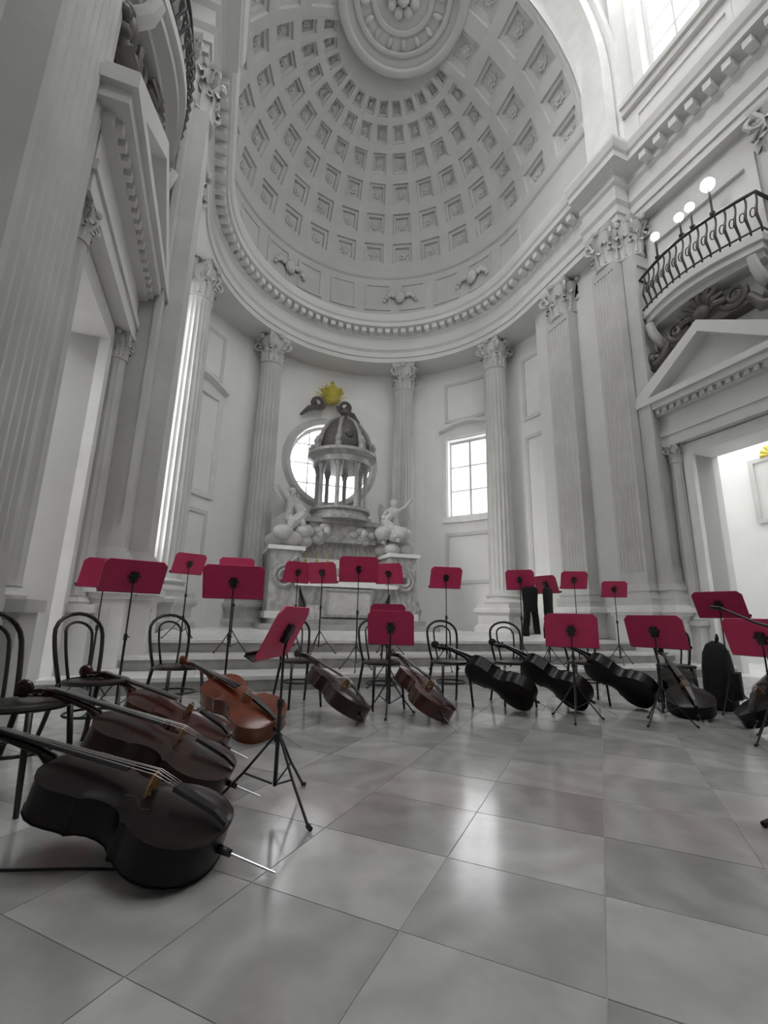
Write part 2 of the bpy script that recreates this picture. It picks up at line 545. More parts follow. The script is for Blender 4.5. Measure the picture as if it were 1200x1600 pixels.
# ------------------------------------------------------------------ side walls, piers, crossing walls
DY0, DY1, DZ = -6.15, -4.55, 4.55     # door openings
for sgn, side in ((-1, 'left'), (1, 'right')):
    def xr(a, b):
        a, b = a * sgn, b * sgn
        return (min(a, b), max(a, b))
    # chancel side wall
    m = MB(); x = xr(5.4, RW + 0.6)
    if sgn > 0:
        m.box(*x, -3.0, 0.0, 0, ZS + 0.3)
    else:
        m.box(*x, -3.0, -0.86, 0, ZS + 0.3).box(*x, -0.1, 0.0, 0, ZS + 0.3).box(*x, -0.86, -0.1, 0, 3.0).box(*x, -0.86, -0.1, 9.8, ZS + 0.3)  # left wall has an added slit, out of view, to let light in
    wl = m.build('wall_chancel_' + side, 'stucco'); struct(wl, 'plain chancel side wall on the ' + side)
    x = xr(PX, 6.2)
    struct(MB().box(*x, YF + 0.12, -2.8, 0, ZS + 0.3).build('wall_pier_' + side, 'stucco'), 'pier beside the chancel opening on the ' + side)
    # crossing wall with door opening and clerestory window
    x = xr(XW, XW + 0.7)
    m = MB()
    m.box(*x, DY1, YF + 0.12, 0, ZT).box(*x, DY0, DY1, DZ, 15.2).box(*x, YB, DY0, 0, 15.2)
    m.box(*x, -4.62, DY1, 15.2, ZT).box(*x, YB, -7.4, 15.2, ZT).box(*x, -7.4, -4.62, 20.0, ZT)
    wl = m.build('wall_' + side, 'stucco')
    struct(wl, 'tall white crossing wall on the ' + side)
    local_window('window_4' if sgn > 0 else 'window_5', 'large clerestory window high on the %s wall' % side, sgn * (XW + 0.3), -6.01, PI / 2, 2.78, 15.2, 20.0, 4, 6, 0.12)
    # raised frame round the clerestory window and sill cornice
    x = xr(XW - 0.07, XW)
    m = MB()
    m.box(*x, -4.62, -4.32, 15.0, 20.3).box(*x, -7.7, -7.4, 15.0, 20.3)
    m.build('window_surround', 'white_marble', wl)
    x = xr(XW - 0.22, XW)
    MB().box(*x, YB, YF, 14.75, 14.9).box(*xr(XW - 0.14, XW), YB, YF, 14.55, 14.75).build('string_course', 'stone', wl)
    # attic panels
    x = xr(XW - 0.05, XW)
    for (ya, yb) in ((-6.7, -4.2), (-9.6, -7.2)):
        m = MB()
        m.box(*x, ya, yb, 13.1, 13.22).box(*x, ya, yb, 14.2, 14.32).box(*x, ya, ya + 0.12, 13.22, 14.2).box(*x, yb - 0.12, yb, 13.22, 14.2)
        m.build('panel_frame', 'stucco', wl)

# nave behind the camera: end wall and vault; the crossing in front of the apse is left open to the sky to let light in
struct(MB().box(-XW - 0.7, XW + 0.7, YB - 0.5, YB, 0, 12.5).box(-XW - 0.7, -3.2, YB - 0.5, YB, 12.5, ZT).box(3.2, XW + 0.7, YB - 0.5, YB, 12.5, ZT).box(-3.2, 3.2, YB - 0.5, YB, 20.5, ZT).build('wall_back', 'stucco'), 'end wall of the nave with an added large window opening')
local_window('added_window_6', 'added large nave window for light, unseen behind the camera', 0, YB - 0.25, 0, 6.4, 12.5, 20.5, 6, 6, 0.15)  # window added in the unseen end wall to light the interior
struct(MB().box(-XW - 0.7, XW + 0.7, YB - 0.5, -12.0, ZT, ZT + 0.4).build('ceiling_nave', 'stucco'), 'flat nave ceiling behind the crossing')

# ------------------------------------------------------------------ entablature
def ent_prof(soff=1.15):
    z = ZS
    return [(-soff, z), (0.0, z), (0.0, z + 0.2), (0.05, z + 0.2), (0.05, z + 0.42), (0.13, z + 0.5), (0.03, z + 0.55), (0.03, z + 1.02),
            (0.12, z + 1.08), (0.12, z + 1.24), (0.2, z + 1.28), (0.46, z + 1.34), (0.46, z + 1.5), (0.52, z + 1.55), (0.58, z + 1.72), (0.58, ZC), (-soff, ZC)]
path = []
path.append((5.0, -2.85, -1, 0))
for y in (-2.0, -1.0): path.append((5.0, y, -1, 0))
for i in range(0, 49):
    a = PI / 2 - PI * i / 48
    x, y = arcp(RE, a)
    path.append((x, y, -math.sin(a), -math.cos(a)))
for y in (-1.0, -2.0): path.append((-5.0, y, 1, 0))
path.append((-5.0, -2.85, 1, 0))
en = sweep(path, ent_prof()).build('trim_4', 'stucco', smooth=True, angle=25)
struct(en, 'curved moulded entablature running round the apse')
# modillion blocks under the cornice
mod = MB().box(-0.09, 0.09, 0.0, 0.27, -0.1, 0.07).mesh('modillion', 'stucco')
for i in range(46):
    a = R_(-88) + R_(176) * i / 45
    x, y = arcp(RE - 0.12, a)
    link('modillion', mod, en, (x, y, ZS + 1.22), (0, 0, PI - a))
for sgn in (-1, 1):
    for y in (-0.35, -0.72, -1.09, -1.46, -1.83, -2.2, -2.57):
        link('modillion', mod, en, (sgn * (RE - 0.12), y, ZS + 1.22), (0, 0, sgn * PI / 2))
for sgn, side, tn in ((-1, 'left', 'trim_5'), (1, 'right', 'trim_6')):
    path = [(sgn * 5.35, YB, -sgn, 0), (sgn * 5.35, YF - 0.05, -sgn, 0)]
    m = sweep(path, ent_prof(0.3))
    path = [(sgn * 5.3, YF, -sgn * 0.0, -1), (sgn * 4.9, YF, 0, -1), (sgn * 4.9, YF, -sgn, -1), (sgn * 4.9, -2.8, -sgn, 0)]
    path = [(sgn * 5.4, YF, 0, -1), (sgn * 4.9, YF, -sgn, -1), (sgn * 4.9, -2.8, -sgn, 0)]
    sweep(path, ent_prof(0.3), m)
    e2 = m.build(tn, 'stucco')
    struct(e2, 'moulded entablature along the %s crossing wall' % side)
    for i in range(22):
        link('modillion', mod, e2, (sgn * 5.23, -4.7 - 0.4 * i, ZS + 1.22), (0, 0, sgn * PI / 2))

# ------------------------------------------------------------------ attic and coffered vault
path = [(5.15, -3.0, -1, 0)]
for i in range(0, 49):
    a = PI / 2 - PI * i / 48
    x, y = arcp(RV, a)
    path.append((x, y, -math.sin(a), -math.cos(a)))
path.append((-5.15, -3.0, 1, 0))
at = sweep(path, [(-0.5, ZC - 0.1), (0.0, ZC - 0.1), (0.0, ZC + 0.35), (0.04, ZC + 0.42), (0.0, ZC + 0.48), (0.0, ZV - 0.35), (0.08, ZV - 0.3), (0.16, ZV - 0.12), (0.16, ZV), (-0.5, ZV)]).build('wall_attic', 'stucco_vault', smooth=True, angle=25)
struct(at, 'curved attic band between cornice and coffered half-dome')
for i in range(11):
    a0 = R_(-90 + 180 * i / 11 + 2.2); a1 = R_(-90 + 180 * (i + 1) / 11 - 2.2)
    frame_on_arc(a0, a1, ZC + 0.7, ZV - 0.6, RV, 0.09, 0.05, at, 'panel_frame', 'stucco_vault')

vault = thing('ceiling', 'coffered half-dome over the apse', None, (0, 0, ZV), kind='structure')
NC, NRW = 13, 6
els = [R_(3), R_(17), R_(30), R_(42), R_(53), R_(62.5), R_(70.5)]
def sph(r, az, el):   # az from +Y, positive right
    return (r * math.cos(el) * math.sin(az), r * math.cos(el) * math.cos(az), r * math.sin(el))
daz = PI / NC
# rib shell: everything that is not a coffer
m = MB()
fa = 0.16
DOME = RV
allEl = [0.0]
for k in range(NRW):
    e0, e1 = els[k], els[k + 1]
    allEl += [e0 + (e1 - e0) * fa, e1 - (e1 - e0) * fa]
allEl += [els[-1] + R_(2), R_(78), R_(84), R_(90)]
for k in range(len(allEl) - 1):
    e0, e1 = allEl[k], allEl[k + 1]
    coff = (k % 2 == 1 and k < 2 * NRW)
    for c in range(NC):
        a0 = -PI / 2 + c * daz
        stops = [0, fa, 1 - fa, 1]
        for t in range(3):
            if coff and t == 1: continue
            A, B = a0 + daz * stops[t], a0 + daz * stops[t + 1]
            m.add([sph(DOME, A, e0), sph(DOME, B, e0), sph(DOME, B, e1), sph(DOME, A, e1)], [(0, 1, 2, 3)])
            Ro = DOME + 0.4
            if t == 0:
                m.add([sph(Ro, a0, e0), sph(Ro, a0 + daz, e0), sph(Ro, a0 + daz, e1), sph(Ro, a0, e1)], [(3, 2, 1, 0)])
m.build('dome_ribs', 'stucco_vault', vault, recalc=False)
def coffer_cell(f):
    """f(u, v, d): u,v in 0..1 across the whole cell, d = depth behind surface"""
    m = MB()
    lv = [(fa, 0.0), (fa + 0.015, 0.09), (fa + 0.1, 0.09), (fa + 0.115, 0.2), (0.5, 0.2)]
    def ring(i, d):
        return [f(i, i, d), f(1 - i, i, d), f(1 - i, 1 - i, d), f(i, 1 - i, d)]
    rings = [ring(i, d) for i, d in lv[:-1]]
    m.rings(rings, True, False)
    o = len(m.v)
    m.add(rings[-1], [(0, 1, 2, 3)])
    # rosette: eight petals round a boss
    N = 16
    ro = []
    for i, (r, d) in enumerate(((0.17, 0.195), (0.15, 0.14), (0.07, 0.16), (0.05, 0.11), (0.001, 0.10))):
        ro.append([f(0.5 + r * (1.0 if (j % 2 == 0 or i > 1) else 0.72) * math.cos(2 * PI * j / N), 0.5 + r * (1.0 if (j % 2 == 0 or i > 1) else 0.72) * math.sin(2 * PI * j / N), d) for j in range(N)])
    m.rings(ro, True, False)
    return m
for k in range(NRW):
    e0, e1 = els[k], els[k + 1]
    me = coffer_cell(lambda u, v, d: sph(DOME + d, daz * (u - 0.5), e0 + (e1 - e0) * v)).mesh('coffer', 'stucco_vault', recalc=False)
    for c in range(NC):
        link('coffer', me, vault, (0, 0, 0), (0, 0, -(-PI / 2 + (c + 0.5) * daz)))
# barrel part in front of the half-dome
BY0, BY1, NB = 0.0, -3.0, 2
NA = 13
m = MB()
def brl(r, th, y):   # th 0 = right springing, pi = left
    return (r * math.cos(th), y, r * math.sin(th))
dth = PI / NA; dy = (BY1 - BY0) / NB
for c in range(NA):
    for k in range(NB):
        stops = [0, fa, 1 - fa, 1]
        for t in range(3):
            for q in range(3):
                if t == 1 and q == 1: continue
                A, B = dth * (c + stops[t]), dth * (c + stops[t + 1])
                ya, yb = BY0 + dy * (k + stops[q]), BY0 + dy * (k + stops[q + 1])
                m.add([brl(DOME, A, ya), brl(DOME, B, ya), brl(DOME, B, yb), brl(DOME, A, yb)], [(0, 1, 2, 3)])
    m.add([brl(DOME + 0.4, dth * c, 0), brl(DOME + 0.4, dth * (c + 1), 0), brl(DOME + 0.4, dth * (c + 1), -3), brl(DOME + 0.4, dth * c, -3)], [(0, 1, 2, 3)])
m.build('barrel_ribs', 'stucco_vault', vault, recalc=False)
me = coffer_cell(lambda u, v, d: brl(DOME + d, dth * (u - 0.5), dy * v)).mesh('coffer', 'stucco_vault', recalc=False)
for c in range(NA):
    for k in range(NB):
        link('coffer', me, vault, (0, BY0 + dy * k, 0), (0, -dth * (c + 0.5), 0))
# medallion rings at the crown
def torus_ring(r, tube_r, z, sq=0.6):
    mm = MB()
    rings = []
    for t in range(64):
        th = 2 * PI * t / 64
        rings.append([((r + tube_r * math.cos(p)) * math.cos(th), (r + tube_r * math.cos(p)) * math.sin(th), z + tube_r * sq * math.sin(p)) for p in [2 * PI * i / 8 for i in range(8)]])
    rings.append(rings[0])
    return mm.rings(rings, True, False)
m = torus_ring(1.95, 0.16, DOME - 0.42)
m.build('medallion_ring', 'stucco_vault', vault, True, loc=(0, -1.15, 0))
torus_ring(1.5, 0.1, DOME - 0.26).build('medallion_ring', 'stucco_vault', vault, True, loc=(0, -1.15, 0))
torus_ring(0.95, 0.1, DOME - 0.16).build('medallion_ring', 'stucco_vault', vault, True, loc=(0, -1.15, 0))
m = MB().lathe([(2.0, DOME - 0.36), (1.5, DOME - 0.2), (0.9, DOME - 0.12), (0.001, DOME - 0.1)], 48, cap=False)
m.build('medallion_panel', 'stucco_vault', vault, True, loc=(0, -1.15, 0))
for i in range(16):
    th = 2 * PI * i / 16
    mm = MB()
    mm.sphere((1.22, 0, DOME - 0.24), 0.16, 8, (1.1, 0.55, 0.6))
    mm.build('medallion_petal', 'stucco_vault', vault, True, loc=(0, -1.15, 0), rot=(0, 0, th))
mm = MB()
for i in range(8):
    th = 2 * PI * i / 8
    mm.sphere((0.4 * math.cos(th), 0.4 * math.sin(th), DOME - 0.2), 0.17, 8, (1, 1, 0.6))
mm.sphere((0, 0, DOME - 0.25), 0.2, 10)
mm.build('medallion_rosette', 'stucco_vault', vault, True, loc=(0, -1.15, 0))

# front arch with archivolts, and the wall above it
AZ, ARAD = 16.3, 5.1
def arch_ring(r0, r1, y0, y1, z0=ZC, mb=None):
    mb = mb or MB()
    pts = [(1, z0 - AZ, 0)]
    rings = []
    def sect(cx, cz, c, s_):
        return [(cx * r0 if False else 0, 0, 0)]
    N = 40
    prof = [(r0, y0), (r1, y0), (r1, y1), (r0, y1)]
    rings.append([(r, y, z0) for r, y in prof])
    for i in range(N + 1):
        th = PI * i / N
        rings.append([(r * math.cos(th), y, AZ + r * math.sin(th)) for r, y in prof])
    rings.append([(-r, y, z0) for r, y in prof])
    return mb.rings(rings, True, True)
wa = MB()
N = 40
pf, pb = [], []
inner = [(ARAD + 0.25, ZC)] + [((ARAD + 0.25) * math.cos(PI * i / N), AZ + (ARAD + 0.25) * math.sin(PI * i / N)) for i in range(N + 1)] + [(-ARAD - 0.25, ZC)]
outer = []
for x, z in inner:
    if abs(x) > ARAD + 0.2: outer.append((math.copysign(7.0, x), z))
    else: outer.append((x * 7.0 / (ARAD + 0.25), ZT + 0.5))
n = len(inner)
for y in (YF + 0.3, -3.0):
    wa.add([(x, y, z) for x, z in inner] + [(x, y, z) for x, z in outer], [(i, i + 1, n + i + 1, n + i) for i in range(n - 1)])
wa.add([(x, YF + 0.3, z) for x, z in inner] + [(x, -3.0, z) for x, z in inner], [(i, i + 1, n + i + 1, n + i) for i in range(n - 1)])
wf = wa.build('wall_arch', 'stucco', recalc=False)
struct(wf, 'great arch framing the apse')
lun = MB()
va = [(RV - 0.02, ZV)] + [((RV - 0.02) * math.cos(PI * i / N), ZV + (RV - 0.02) * math.sin(PI * i / N)) for i in range(N + 1)] + [(-RV + 0.02, ZV)]
vb = [(ARAD + 0.2, ZC)] + [((ARAD + 0.2) * math.cos(PI * i / N), AZ + (ARAD + 0.2) * math.sin(PI * i / N)) for i in range(N + 1)] + [(-ARAD - 0.2, ZC)]
for y in (-3.02, -2.9):
    lun.add([(x, y, z) for x, z in va] + [(x, y, z) for x, z in vb], [(i, i + 1, n + i + 1, n + i) for i in range(n - 1)])
lun.build('lunette', 'stucco', wf, recalc=False)
arch_ring(ARAD - 0.05, ARAD + 0.3, YF + 0.12, -3.0).build('archivolt', 'white_marble', wf)
arch_ring(ARAD + 0.3, ARAD + 0.42, YF + 0.2, -3.3).build('archivolt', 'stucco', wf)
arch_ring(ARAD + 0.42, ARAD + 0.62, YF + 0.02, -3.3).build('archivolt', 'white_marble', wf)

# ------------------------------------------------------------------ columns and pilasters
def capital_mb(r, h):
    m = MB()
    m.lathe([(r * 0.98, 0.0), (r * 1.08, 0.02 * h), (r * 1.08, 0.06 * h), (r * 0.92, 0.09 * h), (r * 0.95, 0.5 * h), (r * 1.15, 0.82 * h), (r * 1.2, 0.87 * h)], 24)
    # abacus with concave sides
    ab = []
    N = 8
    s_ = r * 1.62
    for k in range(4):
        a0 = PI / 4 + k * PI / 2
        for i in range(N):
            t = i / N
            p0 = Vector((math.cos(a0), math.sin(a0))) * s_
            p1 = Vector((math.cos(a0 + PI / 2), math.sin(a0 + PI / 2))) * s_
            p = p0.lerp(p1, t)
            p *= 1 - 0.12 * math.sin(PI * t)
            ab.append((p.x, p.y))
    m.rings([[(x * 0.93, y * 0.93, h * 0.87) for x, y in ab], [(x, y, h * 0.91) for x, y in ab], [(x, y, h) for x, y in ab]])
    def leaf(ang, z0, hh, wd, curl):
        rows = []
        for i in range(6):
            t = i / 5
            rad = r * 0.96 + 0.02 * r + curl * t ** 2.4
            z = z0 + hh * (t if t < 0.85 else 0.85 - (t - 0.85) * 1.2)
            ww = wd * (0.8 + 0.35 * math.sin(PI * min(t * 1.1, 1))) * (1 - 0.72 * t ** 4)
            row = []
            for j, s in enumerate((-1, -0.5, 0, 0.5, 1)):
                rr = rad - 0.06 * r * abs(s) + (0.05 * r if s == 0 else 0)
                aa = ang + s * ww / r
                row.append((rr * math.cos(aa), rr * math.sin(aa), z - 0.06 * hh * (abs(s) == 1)))
            rows.append(row)
        fs = [(i * 5 + j, i * 5 + j + 1, (i + 1) * 5 + j + 1, (i + 1) * 5 + j) for i in range(5) for j in range(4)]
        m.add([p for row in rows for p in row], fs)
    for k in range(8):
        leaf(2 * PI * k / 8, 0.08 * h, 0.40 * h, r * 0.34, r * 0.34)
        leaf(2 * PI * (k + 0.5) / 8, 0.10 * h, 0.64 * h, r * 0.32, r * 0.42)
    for k in range(4):
        a = PI / 4 + k * PI / 2
        # corner volutes
        pts = []
        for i in range(15):
            t = i / 14
            sp = 0.17 * h * (1 - 0.75 * t)
            th = PI * 0.5 - t * 3.2 * PI
            rad = r * 1.38 + sp * math.cos(th) * -1
            z = 0.72 * h + sp * math.sin(th)
            pts.append((rad * math.cos(a), rad * math.sin(a), z))
        st = [((r * 1.0) * math.cos(a), (r * 1.0) * math.sin(a), 0.5 * h), ((r * 1.12) * math.cos(a), (r * 1.12) * math.sin(a), 0.72 * h)]
        m.tube(st + pts, [0.05 * h] * 2 + [0.05 * h * (1 - 0.5 * i / 14) for i in range(15)], 6)
        # flower on the abacus
        a2 = k * PI / 2
        m.sphere((r * 1.28 * math.cos(a2), r * 1.28 * math.sin(a2), 0.92 * h), 0.1 * h, 8)
    return m

CR, CAPH, BASEH, PEDH = 0.43, 1.15, 0.45, 0.8
z_ped0 = PZ
z_b0 = 1.30
z_s0 = z_b0 + BASEH
z_s1 = ZS - CAPH
cap_me = capital_mb(CR * 0.9, CAPH).mesh('capital', 'column_stone', True, True, 35)
_pc = capital_mb(0.42, CAPH)
_pc.v = [(x, min(y, 0.0), z) for x, y, z in _pc.v]
pcap_me = _pc.mesh('capital', 'column_stone', True, True, 35)
def shaft_mb(r, z0, z1, nfl=20):
    m = MB()
    rings = []
    for t in (0, 0.01, 0.02, 0.33, 0.66, 0.97, 0.985, 1.0):
        z = z0 + (z1 - z0) * t
        rad = r * (1 - 0.14 * max(0, (t - 0.25) / 0.75) ** 1.6)
        fl = 0.0 if t in (0, 0.01, 0.985, 1.0) else 0.075
        if t in (0, 1.0): rad *= 1.06
        ring = []
        n = nfl * 6
        for j in range(n):
            ph = (j % 6) / 6
            dep = 0.0 if ph in (0.0,) else math.sin(PI * (j % 6) / 6)
            ring.append(((rad * (1 - fl * dep)) * math.cos(2 * PI * j / n), (rad * (1 - fl * dep)) * math.sin(2 * PI * j / n), z))
        rings.append(ring)
    return m.rings(rings)
sh_me = shaft_mb(CR, z_s0, z_s1).mesh('shaft', 'column_stone', True, True, 30)
base_me = MB().lathe([(CR * 1.42, z_b0 + 0.12), (CR * 1.48, z_b0 + 0.18), (CR * 1.42, z_b0 + 0.26), (CR * 1.2, z_b0 + 0.28), (CR * 1.18, z_b0 + 0.34), (CR * 1.28, z_b0 + 0.36), (CR * 1.3, z_b0 + 0.4), (CR * 1.06, z_b0 + BASEH)], 32).sq([(CR * 1.45, z_b0), (CR * 1.45, z_b0 + 0.12)]).mesh('base', 'stone', True, True, 35)
ped_prof = [(CR * 1.75, 0.0), (CR * 1.75, 0.14), (CR * 1.55, 0.2), (CR * 1.5, 0.24), (CR * 1.5, 0.98), (CR * 1.6, 1.02), (CR * 1.72, 1.08), (CR * 1.72, 1.16), (CR * 1.6, 1.2)]
def pedestal_me(z0, z1, hx, hy, name='pedestal', material='stone'):
    m = MB()
    H = z1 - z0
    e = 0.0
    pr = [(0.10, 0), (0.10, 0.16), (0.05, 0.2), (0.0, 0.25), (0.0, H - 0.24), (0.05, H - 0.2), (0.11, H - 0.14), (0.11, H - 0.05), (0.07, H)]
    m.rings([[(-hx - o, -hy - o, z0 + z), (hx + o, -hy - o, z0 + z), (hx + o, hy + o, z0 + z), (-hx - o, hy + o, z0 + z)] for o, z in pr])
    # raised field on each face
    for (ax, a, b) in (('x', hx, hy), ('y', hy, hx)):
        for s in (-1, 1):
            if ax == 'x': m.box(min(s * a, s * (a + 0.02)), max(s * a, s * (a + 0.02)), -b * 0.7, b * 0.7, z0 + 0.34, z1 - 0.33)
            else: m.box(-b * 0.7, b * 0.7, min(s * a, s * (a + 0.02)), max(s * a, s * (a + 0.02)), z0 + 0.34, z1 - 0.33)
    return m.mesh(name, material)
cped = pedestal_me(PZ, z_b0, CR * 1.35, CR * 1.35)
def column(label, x, y, rz, grp):
    t = thing('fluted_column', label, 'column', (x, y, 0), (0, 0, rz), grp)
    link('pedestal', cped, t); link('base', base_me, t); link('shaft', sh_me, t)
    link('capital', cap_me, t, (0, 0, z_s1))
    return t
RC = 5.45
for a, lb in ((29, 'grey fluted column between the altar and the tall right apse window'), (69, 'grey fluted column just right of the tall apse window'),
              (-29, 'shaded fluted column close left of the altar'), (-69, 'shaded fluted column at the far left of the apse')):
    x, y = arcp(RC, R_(a))
    column(lb, x, y, -R_(a), 'columns round the apse')

def pil_poly(wd, dep, nf=7, fluted=True):
    # front face towards -y, back at y = dep
    pts = [(wd / 2, dep), (-wd / 2, dep), (-wd / 2, 0)]
    if fluted:
        m_ = wd * 0.07
        p = (wd - 2 * m_) / nf
        for i in range(nf):
            xa = -wd / 2 + m_ + p * (i + 0.12); xb = xa + p * 0.76
            for k in range(7):
                t = k / 6
                pts.append((xa + (xb - xa) * t, 0.5 * p * 0.8 * math.sin(PI * t)))
    pts.append((wd / 2, 0))
    return pts
PW, PD = 0.92, 0.35
def pil_mesh(wd, dep, z0, z1, fluted=True, nf=7):
    m = MB()
    if fluted:
        m.prism(pil_poly(wd, dep, nf), z0 + 0.25, z1 - 0.2)
        m.box(-wd / 2, wd / 2, 0, dep, z0, z0 + 0.25).box(-wd / 2, wd / 2, 0, dep, z1 - 0.2, z1)
    else:
        m.box(-wd / 2, wd / 2, 0.05, dep, z0, z1)
        b = wd * 0.16
        m.box(-wd / 2, -wd / 2 + b, 0, 0.05, z0, z1).box(wd / 2 - b, wd / 2, 0, 0.05, z0, z1).box(-wd / 2 + b, wd / 2 - b, 0, 0.05, z1 - 0.3, z1).box(-wd / 2 + b, wd / 2 - b, 0, 0.05, z0, z0 + 0.3)
    return m.mesh('shaft', 'column_stone', False)
def pilaster_parts(t, x, y, rz, wd, dep, zb, fluted=True, pz=0.0, k=1.0):
    """parts of a pilaster under root t; (x, y) relative to the root, front towards local -y, back flush with the wall at y = dep"""
    L, Rz = (x, y, 0), (0, 0, rz)
    link('shaft', pil_mesh(wd, dep, zb + BASEH, z_s1, fluted), t, L, Rz)
    m = MB()
    for o, za, zb2 in ((0.12, 0, 0.12), (0.13, 0.12, 0.22), (0.07, 0.22, 0.30), (0.09, 0.30, 0.38), (0.03, 0.38, BASEH)):
        o *= k
        m.box(-wd / 2 - o, wd / 2 + o, -o, dep, zb + za, zb + zb2)
    m.build('base', 'stone', t, loc=L, rot=Rz)
    cl = Matrix.Rotation(rz, 4, 'Z') @ Vector((0, dep, 0))
    link('capital', pcap_me, t, (x + cl.x, y + cl.y, z_s1), Rz, (wd / 0.84, dep / 0.42 * 1.12, 1))
    H = zb - pz
    m = MB()
    for o, za, zb2 in ((0.2, 0, 0.16), (0.17, 0.16, 0.22), (0.12, 0.22, H - 0.22), (0.17, H - 0.22, H - 0.15), (0.22, H - 0.15, H - 0.05), (0.15, H - 0.05, H)):
        o *= k
        m.box(-wd / 2 - o, wd / 2 + o, -o, dep, pz + za, pz + zb2)
    m.box(-wd / 2 + 0.05, wd / 2 - 0.05, -0.12 * k - 0.02, 0, pz + 0.34, pz + H - 0.34)
    m.build('pedestal', 'white_marble', t, loc=L, rot=Rz)
for sgn, side in ((-1, 'left'), (1, 'right')):
    rz = -sgn * PI / 2
    t = thing('fluted_pilaster', 'fluted pilaster on the %s chancel wall behind the pier' % side, 'pilaster', (sgn * 5.05, -1.35, 0), (0, 0, 0), 'giant pilasters')
    pilaster_parts(t, 0, 0, rz, PW, PD, z_b0, True, PZ)
    t = thing('corner_pilaster', 'giant pilaster wrapping the corner of the %s chancel pier' % side, 'pilaster', (sgn * PX, -3.4, 0), (0, 0, 0), 'giant pilasters')
    pilaster_parts(t, -sgn * 0.31, 0.0, rz, 0.72, 0.31, z_b0, True)
    pilaster_parts(t, sgn * 0.2, YF - 0.2 + 3.4, 0, 0.52, 0.32, z_b0, False)
    t = thing('fluted_pilaster', 'tall fluted pilaster on the %s crossing wall, nearest the camera' % side, 'pilaster', (sgn * 5.3, -7.35, 0), (0, 0, 0), 'giant pilasters')
    pilaster_parts(t, 0, 0, rz, 1.1, 0.30, 0.62, True, 0.0, 0.15)

